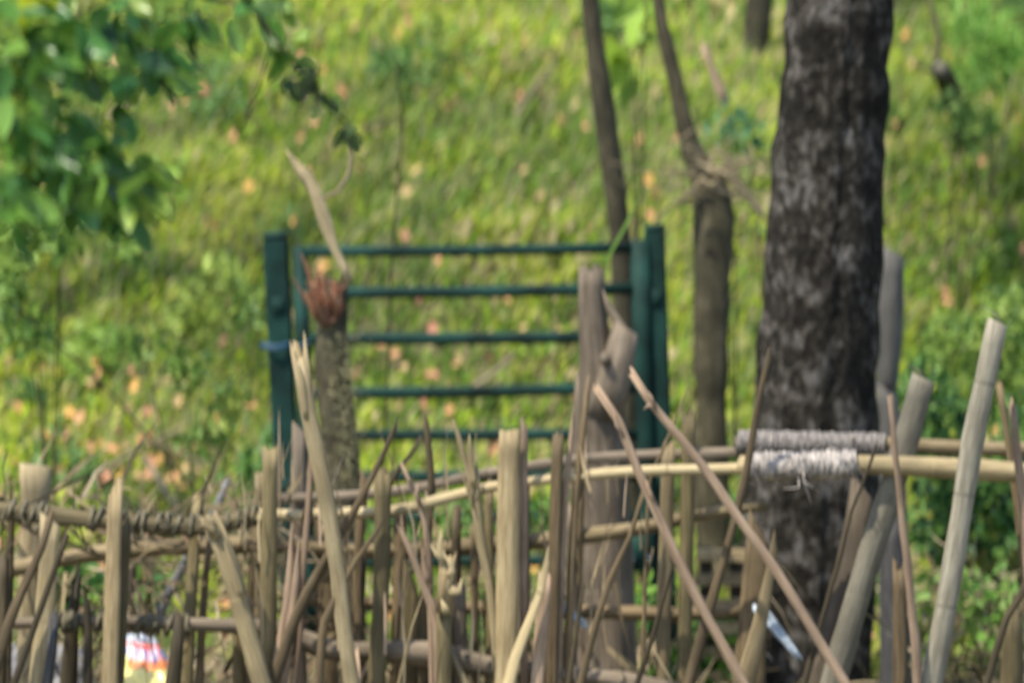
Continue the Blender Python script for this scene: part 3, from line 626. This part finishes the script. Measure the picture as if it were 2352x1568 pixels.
ms_ = leaves('moss', pos, np.stack([.6 + .6 * tri(N), -.6 + .3 * tri(N), .9 * tri(N)], 1), rdir(N), .02 + .03 * rng.random(N), .002, np.array([.27, .25, .13]) * (1 + .4 * tri(N))[:, None], 'straw', T_BLADE, parent=st)
tag(ms_, kind='stuff')
g = Geo()
W = [P(x, y, 13.1) for x, y in [(802, 650), (790, 612), (768, 570), (748, 510), (728, 450), (705, 400), (690, 385)]]
tube(g, W, [v * px(13) / 2 for v in (22, 20, 22, 34, 30, 26, 14)], n=10, flat=.4, tip='jag', tipl=.05, rough=.1)
W = [P(x, y, 13.1) for x, y in [(722, 450), (690, 400), (668, 362), (657, 343)]]; tube(g, W, [v * px(13) / 2 for v in (20, 16, 10, 5)], n=8, flat=.5, tip='cone')
o = tag(make('splinter', g, 'pale', base=P(802, 650, 13.1)), 'pale split wooden splinter rising from the broken stump above the gate', 'splinter')
o['_b'] = tuple(P(802, 650, 13.1))
g = Geo(); W = [P(x, y, 13.1) for x, y in [(738, 458), (775, 440), (800, 405), (808, 360), (804, 315), (790, 290)]]
tube(g, W, [v * px(13) / 2 for v in (10, 10, 11, 9, 6, 4)], n=7, flat=.6, tip='cone'); make('curl', g, 'tangle', o)

fb = P(1385, 1568, 13.0); fb.z = 0
fp = empty('forked_post', fb, 'grey-brown forked wooden post with a sawn side stub before the gate', 'post')
g = Geo(); trunk_geo(g, [(1358, 622), (1360, 700), (1368, 800), (1378, 880), (1386, 1000), (1394, 1200), (1400, 1400), (1404, 1568)], [58, 62, 74, 98, 104, 110, 118, 120], 13.0, rough=.06, tip='jag', tipl=.02, seed=12); make('trunk', g, 'greyb', fp)
g = Geo(); W = [P(x, y, 12.97) for x, y in [(1388, 960), (1404, 890), (1420, 830), (1436, 764)]]; tube(g, W, [v * px(13) / 2 for v in (90, 92, 84, 66)], n=16, rough=.1, tip='slant', tipl=.03)
W = [P(x, y, 12.96) for x, y in [(1452, 790), (1420, 745), (1396, 700), (1384, 665)]]; tube(g, W, [v * px(13) / 2 for v in (34, 26, 16, 6)], n=8, flat=.6, rough=.12, tip='cone')
make('stub', g, 'greyb', fp)
g = Geo(); tube(g, [P(1390, 826, 12.93), P(1388, 820, 12.90)], [16 * px(13), 14 * px(13)], n=10, rough=.2, flat=.7)
make('cut_face', g, 'greyb', fp)
g = Geo(); trunk_geo(g, [(1336, 890), (1334, 1000), (1340, 1200), (1345, 1568)], [26, 44, 56, 60], 13.04, rough=.08, tip='point', tipl=.05, seed=15)
tag(make('post', g, 'greyb', base=(P(1345, 1568, 13.04).x, 13.04, 0)), 'slim dark pole pressed against the left side of the forked post', 'post')

# ------------------------------------------------------------------ trees
def crown(parent, c, rad, n, size, cols, nm='crown', gaps=14, mat='leaf'):
    cen = rdir(gaps) * (rng.random((gaps, 1)) ** .4) * np.array(rad) + np.array(c)
    pk = cen[rng.integers(0, gaps, n)] + rng.normal(0, 1, (n, 3)) * np.array(rad) * .22
    cc = np.array(cols)[rng.integers(0, len(cols), n)] * (1 + .25 * tri(n))[:, None]
    return leaves(nm, pk, rdir(n) + np.array([0, 0, -.3]), rdir(n) + np.array([0, 0, .8]), size * (.6 + .6 * rng.random(n)), size * .45, cc, mat, T_OVATE, parent=parent)
GC = [(.07, .14, .03), (.10, .18, .035), (.05, .10, .025)]
def tree(name, label, pts, wid, d, mat, up, crn=None, limbs=(), rough=.08, n=24, seed=1):
    b = P(*pts[-1], d); gy = G(b.x, d); base = Vector((b.x, d, gy)); t = empty(name, base, label, 'tree')
    W = [P(x, y, d) for x, y in pts]; r = [v * px(d) / 2 for v in wid]
    if b.z > gy - .1: W.append(Vector((b.x + .01, d, gy - .15))); r.append(r[-1] * 1.15)
    W.reverse(); r.reverse()
    for k, (dx, dz, rr) in enumerate(up): W.append(W[-1] + Vector((dx, 0, dz))); r.append(rr)
    g = Geo(); tube(g, W, r, n=n, rough=rough, tip='cone', seed=seed, step=.06, wob=.01); make('trunk', g, mat, t)
    for (a, bb, ra, rb) in limbs:
        g = Geo(); A = Vector(a); B = Vector(bb); tube(g, [A, (A + B) / 2 + Vector((0, 0, .15)), B], [ra, (ra + rb) / 2, rb], n=10, tip='cone', rough=.1, wob=.02); make('limb', g, mat, t)
    if crn: crown(t, *crn)
    return t
xb = P(1930, 0, 13.6)
tree('large_tree', 'large dark tree trunk patched with grey lichen right of the gate',
     [(1930, -20), (1918, 150), (1900, 400), (1885, 600), (1878, 800), (1868, 1000), (1858, 1200), (1848, 1400), (1838, 1568)], [232, 240, 252, 262, 268, 284, 296, 304, 312], 13.6, 'trunk',
     [(.02, .8, .155), (.05, 1.2, .14), (-.1, 1.3, .10), (.1, 1.0, .04)], ((xb.x + .1, 13.9, 7.6), (1.7, 1.7, 1.5), 2600, .15, GC),
     [((xb.x + .03, 13.6, 4.0), (xb.x - 1.1, 13.9, 6.8), .09, .03), ((xb.x + .06, 13.6, 4.6), (xb.x + 1.3, 13.3, 7.2), .08, .03), ((xb.x, 13.6, 5.4), (xb.x + .2, 14.6, 7.6), .06, .02)], rough=.07, n=48, seed=21)
xa = P(1355, 0, 15.2).x
tree('thin_tree', 'slim olive-brown tree trunk bending down behind the right part of the gate', [(1352, -20), (1372, 150), (1392, 300), (1412, 440), (1424, 560), (1432, 700), (1440, 900), (1445, 1100)], [40, 48, 52, 50, 48, 48, 50, 54], 15.2, 'bark', [(-.1, .9, .026), (-.15, 1.2, .015)], ((xa - .2, 15.3, 4.9), (.7, .7, .6), 420, .11, GC), seed=31, n=14)
xa = P(1520, 0, 14.9).x
t2 = tree('gnarled_tree', 'gnarled tree with a dark knot and pale tangled branches left of the large trunk', [(1512, -20), (1530, 90), (1555, 200), (1572, 290), (1598, 370), (1632, 440), (1640, 500), (1638, 560), (1638, 640), (1636, 800), (1634, 980), (1640, 1200)], [28, 32, 38, 38, 52, 80, 96, 92, 82, 76, 72, 80], 14.9, 'bark', [(-.1, .9, .018), (-.1, 1.1, .01)], ((xa - .1, 15.0, 4.7), (.6, .6, .5), 320, .11, GC), seed=37, n=16, rough=.14)
for ln, ws in [([(1600, 375), (1660, 400), (1720, 450), (1765, 505)], (9, 17, 18, 20)), ([(1420, 418), (1500, 426), (1590, 428), (1650, 415), (1700, 440)], (3, 4, 6, 9, 10)), ([(1400, 370), (1480, 392), (1560, 402), (1630, 392)], (3, 5, 7, 10)), ([(1640, 330), (1665, 370), (1700, 420), (1730, 470)], (6, 10, 12, 13)), ([(1560, 470), (1590, 430), (1620, 390), (1640, 350)], (7, 8, 8, 4)), ([(1700, 360), (1680, 400), (1640, 425), (1590, 415)], (4, 7, 8, 5)), ([(1480, 530), (1530, 470), (1580, 430), (1610, 410)], (5, 7, 9, 10)), ([(1610, 410), (1665, 440), (1735, 440)], (10, 12, 6)), ([(1655, 395), (1690, 370), (1745, 360)], (8, 7, 3))]:
    g = Geo(); tube(g, [P(x, y, 14.82) for x, y in ln], [v * px(15) / 2 for v in ws], n=8, rough=.2, wob=.02, tip='cone'); make('branch', g, 'tangle', t2)
g = Geo(); r_ = random.Random(5)
for k in range(46):
    x0, y0 = r_.gauss(1640, 38), r_.gauss(405, 34); a_ = r_.uniform(-.9, .9) + (math.pi if r_.random() < .4 else 0); L_ = r_.uniform(40, 120)
    q = [(x0, y0), (x0 + math.cos(a_) * L_ * .5, y0 + math.sin(a_) * L_ * .5 + r_.uniform(-12, 12)), (x0 + math.cos(a_) * L_, y0 + math.sin(a_) * L_ + r_.uniform(-5, 25))]
    dd = 14.83 + r_.uniform(-.07, .05); tube(g, [P(x, y, dd) for x, y in q], [v * px(15) / 2 for v in (6, 4, 2)], n=6, rough=.2, tip='cone')
make('twigs', g, 'tangle', t2)
tree('young_tree', 'short blurred olive trunk at the top edge between the gnarled tree and the large trunk', [(1745, -20), (1742, 50), (1736, 118)], [62, 64, 62], 18.9, 'bark', [(.1, 1.0, .06), (.1, 1.2, .03)], ((1.45, 18.9, 5.4), (.8, .8, .7), 400, .12, GC), seed=41, n=14)
sb_ = Vector((-3.1, 15.9, G(-3.1, 15.9))); st_ = empty('added_shade_tree', sb_, 'unseen tree added outside the left edge to dapple the slope', 'tree')  # unseen tree, put in so its crown throws dappled shade on the slope
g = Geo(); tube(g, [sb_ + Vector((0, 0, -.2)), Vector((-3.05, 15.9, 2.5)), Vector((-2.8, 15.8, 4.6)), Vector((-2.6, 15.8, 5.6))], [.12, .10, .07, .03], n=14, tip='cone', wob=.02); make('trunk', g, 'bark', st_)
crown(st_, (-2.75, 15.6, 5.1), (.85, .9, .6), 300, .12, GC, gaps=9)
# slanted stick leaning on that thicket
thing_stick('stick', 'short pale broken stick slanting down just left of the dull green weed', 'stick', 'D', [(1618, 112), (1640, 170), (1670, 245)], (12, 22), 'pink', 16.2, tip='jag', to_ground=False)
def lying(name, label, pts, w_, d0, mat, lift=.05, cat='fallen branch'):
    """stick lying on the slope along a photo line: depth solved so it rests on the ground"""
    W = []
    for x, y in pts:
        lo, hi = 13.0, 30.0
        for _ in range(40):
            m_ = (lo + hi) / 2; p = P(x, y, m_)
            if p.z > G(p.x, m_) + lift + .08: lo = m_
            else: hi = m_
        W.append(P(x, y, lo))
    g = Geo(); d = W[0].y; tube(g, W, [w_ * px(d) / 2, w_ * px(d) / 2] + [w_ * px(d) / 3] * (len(W) - 2), n=8, rough=.15, wob=.01, tip='cone')
    tag(make(name, g, mat, base=W[0]), label, cat)
lying('fallen_branch', 'long pale fallen branch lying up the slope at lower left', [(140, 1132), (250, 1070), (340, 1020), (430, 978)], 16, 14, 'tangle')
lying('fallen_branch', 'pale fallen branch crossing below the long branch at lower left', [(330, 1045), (365, 1100), (400, 1160)], 16, 14, 'tangle')
lying('fallen_branch', 'thin pale fallen twig pointing right towards the left gate post', [(350, 1010), (420, 1045), (492, 1078)], 12, 14, 'tangle')
lying('fallen_branch', 'slender pale stick lying in the grass at the top centre of the slope', [(1185, 268), (1225, 205), (1280, 130)], 12, 14, 'tangle')
lying('fallen_branch', 'short pale stick lying in the grass seen through the middle of the gate', [(1085, 890), (1140, 850), (1192, 806)], 11, 14, 'tangle')
lying('fallen_branch', 'small grey curved twig lying in the grass near the leafy branch at left', [(240, 275), (275, 252), (292, 220)], 11, 14, 'tangle')
lying('fallen_branch', 'pale grey twig lying in the grass above the gate left of centre', [(835, 300), (870, 282), (910, 262)], 9, 14, 'tangle')
# thin stalks
def stalk(name, label, pts, w_, d, mat, cat='plant stem', to_ground=True):
    g = Geo(); q = list(pts); b, t = stick_geo(g, 'D', q, (w_ * .6, w_), d, tip='cone', to_ground=to_ground, n=7, wob=.008); tag(make(name, g, mat, base=b), label, cat)
stalk('stem', 'thin upright dark stem on the slope above the gate left of centre', [(905, 120), (925, 260), (918, 380), (905, 520), (900, 640)], 5, 15.0, 'bark')
stalk('stem', 'thin dark runner slanting down across the green at middle left', [(20, 690), (90, 755), (165, 815), (250, 900), (345, 1010)], 6, 14.7, 'bark')
g_ = np.array([[P(1388, 606, 13.7).x, 13.7, P(1388, 606, 13.7).z]]); e_ = np.array(P(1478, 436, 13.7)) - g_[0]
o = leaves('grass_blade', g_, e_[None, :], np.array([[.3, -1, .2]]), np.linalg.norm(e_), .012, np.array([.24, .40, .07]), 'leaf', T_BLADE, base=tuple(g_[0])); tag(o, 'single bright green grass blade crossing the top rail of the gate', 'grass blade')

# posts at the right behind the big trunk
g = Geo(); trunk_geo(g, [(2048, 590), (2045, 700), (2042, 800), (2036, 905)], [54, 62, 58, 44], 14.3, n=14, tip='slant', tipl=.04, seed=51, down=False, rough=.03)
trunk_geo(g, [(2036, 900), (2044, 1000), (2052, 1300), (2058, 1568)], [46, 60, 72, 78], 14.3, n=14, tip='slant', tipl=.04, seed=52, rough=.03)
tag(make('post', g, 'bluegrey', base=(P(2058, 1568, 14.3).x, 14.3, 0)), 'pale blue-grey post standing behind the right edge of the large trunk', 'post')
g = Geo(); trunk_geo(g, [(2052, 1200), (2055, 1380), (2058, 1568)], [60, 66, 70], 12.7, n=14, tip='slant', tipl=.02, seed=53, rough=.05)
tag(make('post', g, 'slate', base=(P(2058, 1568, 12.7).x, 12.7, 0)), 'dark slate-coloured post behind the fence between the thick bamboo pole and the reddish branch', 'post')
# cut hanging branch upper right
hb = P(2165, 165, 17.0)
h = empty('broken_branch', (P(2185, 300, 17.0).x, 17.0, G(P(2185, 300, 17.0).x, 17.0)), 'broken branch with pale cut end at the upper right of the slope', 'branch')
g = Geo(); tube(g, [P(2230, 330, 17.35), P(2210, 270, 17.3), P(2185, 210, 17.1), P(2162, 160, 16.9)], [.05, .05, .045, .036], n=12, rough=.15, tip='slant', tipl=.02); make('stub', g, 'bark', h)
g = Geo(); tube(g, [P(2162, 162, 16.88), P(2160, 156, 16.84)], [.03, .028], n=10, rough=.1); make('cut_face', g, 'grey', h)
for ln, ws in [([(2150, 160), (2156, 90), (2142, 30), (2125, -30)], (14, 12, 11, 8)), ([(2150, 165), (2110, 150), (2080, 120)], (14, 8, 4))]:
    g = Geo(); tube(g, [P(x, y, 16.88) for x, y in ln], [v * px(17) / 2 for v in ws], n=7, rough=.1, tip='cone', wob=.01); make('twig', g, 'tangle', h)

# ------------------------------------------------------------------ weeds and shrubs
def shrub(name, label, spots, n, size, cols, d, dy=.25, mat='leaf', tmpl=T_OVATE, asp=.55, hang=-.2, cat='shrub', stems=4):
    """spots: (x, y, rx, ry) blobs in photo coordinates at depth d"""
    cx = sum(s[0] for s in spots) / len(spots); b = P(cx, max(s[1] + s[3] for s in spots), d); gy = G(b.x, d); base = Vector((b.x, d, gy)); t = empty(name, base, label, cat)
    ar = np.array([s[2] * s[3] for s in spots], float); idx = rng.choice(len(spots), n, p=ar / ar.sum())
    S = np.array(spots, float)[idx]; a = rng.random(n) * 6.283; rr = rng.random(n) ** .5
    xx = S[:, 0] + S[:, 2] * rr * np.cos(a); yy = S[:, 1] + S[:, 3] * rr * np.sin(a); dd = d + dy * rng.uniform(-1, 1, n)
    pos = np.array([P(p, q, r) for p, q, r in zip(xx, yy, dd)])
    gg = gz(pos[:, 0], pos[:, 1]) + .02; pos[:, 2] = np.maximum(pos[:, 2], gg)
    cc = np.array(cols)[rng.integers(0, len(cols), n)] * (1 + .25 * tri(n))[:, None]
    L = size * (.6 + .6 * rng.random(n))
    leaves('foliage', pos, rdir(n) + np.array([.2, -.2, hang]), rdir(n) * .8 + np.array([-.2, -.7, .6]), L, L * asp, cc, mat, tmpl, parent=t)
    g = Geo()
    for k in range(stems):
        s = spots[k % len(spots)]; tp = P(s[0] + random.uniform(-.3, .3) * s[2], s[1] - s[3] * .5, d); ft = base + Vector((random.uniform(-.06, .06), 0, -.03))
        tube(g, [ft, (ft + tp) / 2 + Vector((random.uniform(-.05, .05), 0, .03)), tp], [.004, .0035, .002], n=6, tip='cone')
    make('stems', g, 'bark', t); return t
shrub('leafy_vine', 'dark green leafy vine mound behind the tall grey bamboo pole at right', [(2160, 1000, 70, 110), (2260, 1180, 110, 90), (2330, 1080, 60, 160), (2150, 1180, 60, 100), (2110, 900, 50, 70)], 1300, .055, [(.05, .13, .03), (.08, .18, .035), (.14, .25, .05), (.03, .08, .03)], 14.7)
shrub('leafy_vine', 'bright green vine leaves on the slope above the tall grey bamboo pole', [(2200, 800, 90, 90), (2310, 760, 60, 110), (2320, 920, 40, 70)], 650, .05, [(.17, .27, .045), (.24, .33, .06), (.11, .19, .04)], 15.2)
shrub('weed', 'green weed hiding the foot of the broken branch at the upper right', [(2230, 290, 60, 50), (2180, 240, 40, 30)], 110, .06, [(.10, .18, .035), (.18, .27, .05)], 16.9, cat='weed')
shrub('weed', 'feathery light green weed in the upper right corner', [(2250, 80, 70, 60), (2310, 130, 50, 50), (2230, 190, 60, 40)], 330, .12, [(.16, .32, .05), (.22, .38, .07), (.12, .26, .04)], 17.6, tmpl=T_DIAM, asp=.16, hang=.3, cat='weed')
shrub('weed', 'dull green weed between the gnarled tree and the large trunk', [(1685, 275, 50, 30), (1720, 320, 35, 35), (1660, 300, 30, 25)], 60, .05, [(.07, .17, .07), (.11, .22, .09)], 15.6, cat='weed')
shrub('broadleaf_plant', 'yellow-green broad leaves at the top edge between the two thin trunks', [(1475, 30, 35, 60), (1440, 125, 30, 30)], 9, .22, [(.27, .38, .04), (.22, .34, .04)], 16.4, asp=.4, hang=-.6, cat='plant')
shrub('weed', 'clump of glossy green weeds below the leafy branch at the left edge', [(40, 560, 60, 60), (20, 650, 40, 60), (110, 520, 60, 40), (150, 570, 40, 30), (40, 460, 60, 60), (170, 480, 60, 50), (60, 760, 70, 60), (280, 560, 50, 40)], 560, .055, [(.09, .18, .035), (.14, .24, .04), (.20, .30, .05)], 14.9, cat='weed')
shrub('weed', 'green weeds growing between the lower fence stakes at the right gate post', [(1620, 1500, 60, 70), (1690, 1440, 30, 60), (1490, 1370, 30, 40), (1560, 1560, 70, 40)], 330, .06, [(.12, .26, .04), (.18, .33, .05), (.07, .16, .03)], 13.35, cat='weed', dy=.12)
shrub('weed', 'dark green weeds behind the stakes at the lower left', [(190, 1340, 60, 60), (130, 1340, 50, 60), (330, 1350, 40, 60), (260, 1420, 30, 60)], 380, .055, [(.06, .17, .04), (.10, .22, .05), (.16, .28, .05)], 13.0, cat='weed', dy=.15)
shrub('weed', 'low green weeds behind the middle of the fence under the gate rails', [(900, 1230, 60, 50), (1060, 1200, 60, 60), (1230, 1200, 80, 60), (980, 1480, 80, 50), (1150, 1420, 80, 60), (1290, 1350, 50, 60)], 520, .05, [(.07, .16, .035), (.12, .23, .045), (.16, .24, .05)], 13.7, cat='weed', dy=.15)
shrub('weed', 'green weeds behind the leaning grey poles in the bottom right corner', [(2110, 1420, 40, 100), (2280, 1400, 70, 90), (2200, 1340, 60, 60)], 300, .05, [(.12, .24, .04), (.18, .28, .06), (.26, .24, .12)], 13.5, cat='weed', dy=.15)
shrub('weed', 'dark leafy tuft on the slope left of the left gate post', [(430, 850, 60, 50), (520, 930, 50, 60), (470, 1010, 60, 40), (330, 780, 40, 40), (570, 700, 30, 60)], 240, .05, [(.08, .15, .03), (.13, .22, .04), (.20, .26, .05)], 14.75, cat='weed', dy=.1)

# near leafy branches at the left, hanging from a tree out of frame
lt_base = Vector((-1.35, 7.4, 0)); lt = empty('leafy_tree', lt_base, 'leafy tree at the left whose dark green broad leaves hang into the top left corner', 'tree')
g = Geo(); tube(g, [lt_base + Vector((0, 0, -.1)), Vector((-1.35, 7.4, 1.2)), Vector((-1.4, 7.42, 2.4)), Vector((-1.3, 7.4, 3.4))], [.10, .085, .07, .03], n=16, tip='cone'); make('trunk', g, 'bark', lt)
def bough(line, d, ws):
    g = Geo(); W = [P(x, y, d) for x, y in line]; tube(g, [Vector((-1.35, 7.4, 2.2 + random.uniform(-.3, .3)))] + W, [.02] + [v * px(d) / 2 for v in ws], n=8, tip='cone', wob=.01); make('branch', g, 'bark', lt)
bough([(-120, 80), (0, 60), (150, 130), (260, 200)], 7.1, (14, 12, 9, 5))
bough([(-140, 260), (0, 300), (120, 360), (240, 430)], 7.1, (14, 12, 9, 5))
bough([(-140, 180), (20, 200), (110, 260)], 7.1, (12, 10, 6))
bough([(-140, -120), (200, -90), (520, -60), (600, 40), (690, 170), (760, 250), (860, 345)], 7.2, (22, 18, 14, 12, 9, 7, 3))
bough([(-140, -60), (160, -50), (330, 40), (400, 150)], 7.2, (16, 12, 8, 4))
bough([(600, 30), (617, 109), (590, 200), (559, 280), (498, 376)], 7.2, (6, 6, 5, 5, 4))
def leafset(spots, n, size, cols, d, dy, asp=.62, seed=0):
    r_ = np.random.default_rng(seed); S = np.array(spots, float); ar = S[:, 2] * S[:, 3]; S = S[r_.choice(len(S), n, p=ar / ar.sum())]
    a = r_.random(n) * 6.283; rr = r_.random(n) ** .5
    pos = np.array([P(p, q, r) for p, q, r in zip(S[:, 0] + S[:, 2] * rr * np.cos(a), S[:, 1] + S[:, 3] * rr * np.sin(a), d + dy * r_.uniform(-1, 1, n))])
    dn = r_.normal(size=(n, 3)); c = np.array(cols)[r_.integers(0, len(cols), n)] * (1 + .2 * r_.uniform(-1, 1, n))[:, None]
    L = size * (.7 + .5 * r_.random(n))
    leaves('foliage', pos, dn * .5 + np.array([.45, -.1, -.6]), r_.normal(size=(n, 3)) * .8 + np.array([-.1, -.6, .5]), L, L * asp, c, 'gloss', T_OVATE, parent=lt)
DG = [(.05, .13, .02), (.09, .20, .03), (.06, .16, .04), (.14, .26, .045), (.21, .30, .05)]
leafset([(40, 150, 60, 130), (130, 90, 60, 70), (70, 290, 90, 70), (170, 330, 90, 60), (60, 420, 80, 50), (230, 430, 100, 60), (290, 400, 60, 50), (30, 30, 60, 40), (250, 480, 50, 30), (20, 480, 50, 40)], 330, .066, DG, 7.1, .2, seed=5)
leafset([(330, 90, 60, 50), (270, 40, 60, 40), (250, 190, 50, 50), (380, 160, 30, 40), (420, 40, 40, 40)], 56, .066, DG + [(.02, .07, .02)], 7.2, .15, seed=6)
leafset([(540, 60, 30, 45), (600, 30, 40, 30), (640, 90, 35, 35), (600, 0, 60, 30), (670, 150, 25, 25)], 22, .058, DG, 7.2, .08, seed=7)
leafset([(690, 170, 30, 30), (740, 230, 30, 25), (800, 290, 30, 20)], 22, .04, [(.05, .09, .03), (.08, .11, .04)], 7.2, .06, seed=8)
leafset([(50, 25, 20, 8), (110, 150, 10, 8)], 3, .075, [(.50, .55, .02)], 7.0, .02, seed=9)
crown(lt, (-1.35, 7.4, 3.7), (.9, .9, .6), 900, .10, DG, nm='crown')

# ------------------------------------------------------------------ sacks behind the fence
def sack(name, label, c0, c1, c2, c3, d, mats, band, cat):
    """crumpled upright sack: corners in photo coordinates, filled pillow"""
    nu, nv = 34, 30; tl, tr, br, bl = [P(*c, d) for c in (c0, c1, c2, c3)]
    zb = 0; bl = tl + (bl - tl) * ((tl.z - zb) / (tl.z - bl.z)); br = tr + (br - tr) * ((tr.z - zb) / (tr.z - br.z))
    v = []; f = []; uv = []; ms = []
    for side in (-1, 1):
        for j in range(nv + 1):
            for i in range(nu + 1):
                u, w_ = i / nu, j / nv
                p = (tl * (1 - u) + tr * u) * (1 - w_) + (bl * (1 - u) + br * u) * w_
                bul = (max(0, 4 * u * (1 - u)) ** .5) * min(1, w_ * 2.2 + .06) * .085
                nz = mnoise.noise(Vector((u * 5, w_ * 6, 3))) * .02 + mnoise.noise(Vector((u * 13, w_ * 11, 9))) * .008
                e = Vector((0, side * (bul + nz * (1 if bul > .01 else .2)), nz * .8 if side > 0 else nz * .8))
                v.append(p + e); uv.append((u, w_))
    for s_ in (0, 1):
        o = s_ * (nu + 1) * (nv + 1)
        for j in range(nv):
            for i in range(nu):
                a = o + j * (nu + 1) + i; q = (a, a + 1, a + nu + 2, a + nu + 1); f.append(q if s_ else tuple(reversed(q))); ms.append(band((i + .5) / nu, (j + .5) / nv))
    g = Geo(); g.v = v; g.uv = uv; g.f = f; g.m = ms
    base = Vector((bl.x, d, 0)); return tag(make(name, g, mats, base=base), label, cat)
def band(u, w_):
    y = w_ * 4.2
    if y < .22: return 0
    if y < .42: return 1
    if u < .24 + .06 * w_: return 2
    if y < .80: return (3, 4, 3, 5, 3, 4, 3, 5)[int(u * 22) % 8]
    if y < 1.1: return 6
    return 2 if y < 3.2 else 1
sack('printed_sack', 'bright printed sack in yellow, red and white standing behind the stakes at lower left', (266, 1450), (352, 1462), (470, 1640), (262, 1640), 12.62, ['sackwhite', 'sackred', 'sackyellow', 'sackcream', 'sackblue', 'sackpink', 'sackorange'], band, 'sack')
sack('grey_sack', 'crumpled grey sack standing behind the pale stakes in the bottom left corner', (30, 1476), (196, 1484), (235, 1600), (-10, 1600), 12.6, ['sackgrey'], lambda u, w_: 0, 'sack')

# plastic strips
def strip(label, pts, w_, d):
    g = Geo()
    for k in range(7):
        W = [P(x + random.uniform(-w_, w_) * .45, y + random.uniform(-w_, w_) * .3, d + random.uniform(-.01, .01)) for x, y in pts]
        tube(g, W, [w_ * px(d) * .16, w_ * px(d) * .22, w_ * px(d) * .1][:len(W)] if len(W) == 3 else [w_ * px(d) * .15] * len(W), n=6, flat=.3, tip='cone', rough=.3, wob=.006, step=.02)
    tag(make('plastic_strip', g, 'plastic', base=P(*pts[0], d)), label, 'plastic strip')
strip('frayed pale blue plastic strip caught in front of the foot of the large trunk', [(1738, 1392), (1790, 1455), (1838, 1515)], 26, 11.98)
strip('frayed pale blue plastic strip tangled left of the foot of the forked post', [(1262, 1345), (1300, 1400), (1345, 1440)], 24, 12.0)

# weathered pallet between gate post and large tree
pb = Vector((P(1650, 1400, 13.25).x, 13.25, 0)); pl = empty('pallet', pb, 'weathered wooden pallet upright between the right gate post and the large trunk', 'pallet')
A = P(1616, 1260, 13.25); B = P(1700, 1260, 13.25)
for xx in (A.x + .01, B.x - .01):
    g = Geo(); box(g, (xx, 13.29, A.z / 2), (.035, .05, A.z)); make('post', g, 'dark', pl, smooth=False)
z = A.z - .02
while z > .05:
    g = Geo(); box(g, ((A.x + B.x) / 2 + random.uniform(-.01, .01), 13.25, z), (B.x - A.x + .05, .022, .036), Matrix.Rotation(random.uniform(-.04, .04), 3, 'Y')); make('slat', g, 'tan', pl, smooth=False); z -= .075

for o in bpy.data.objects:
    if '_b' in o: del o['_b']
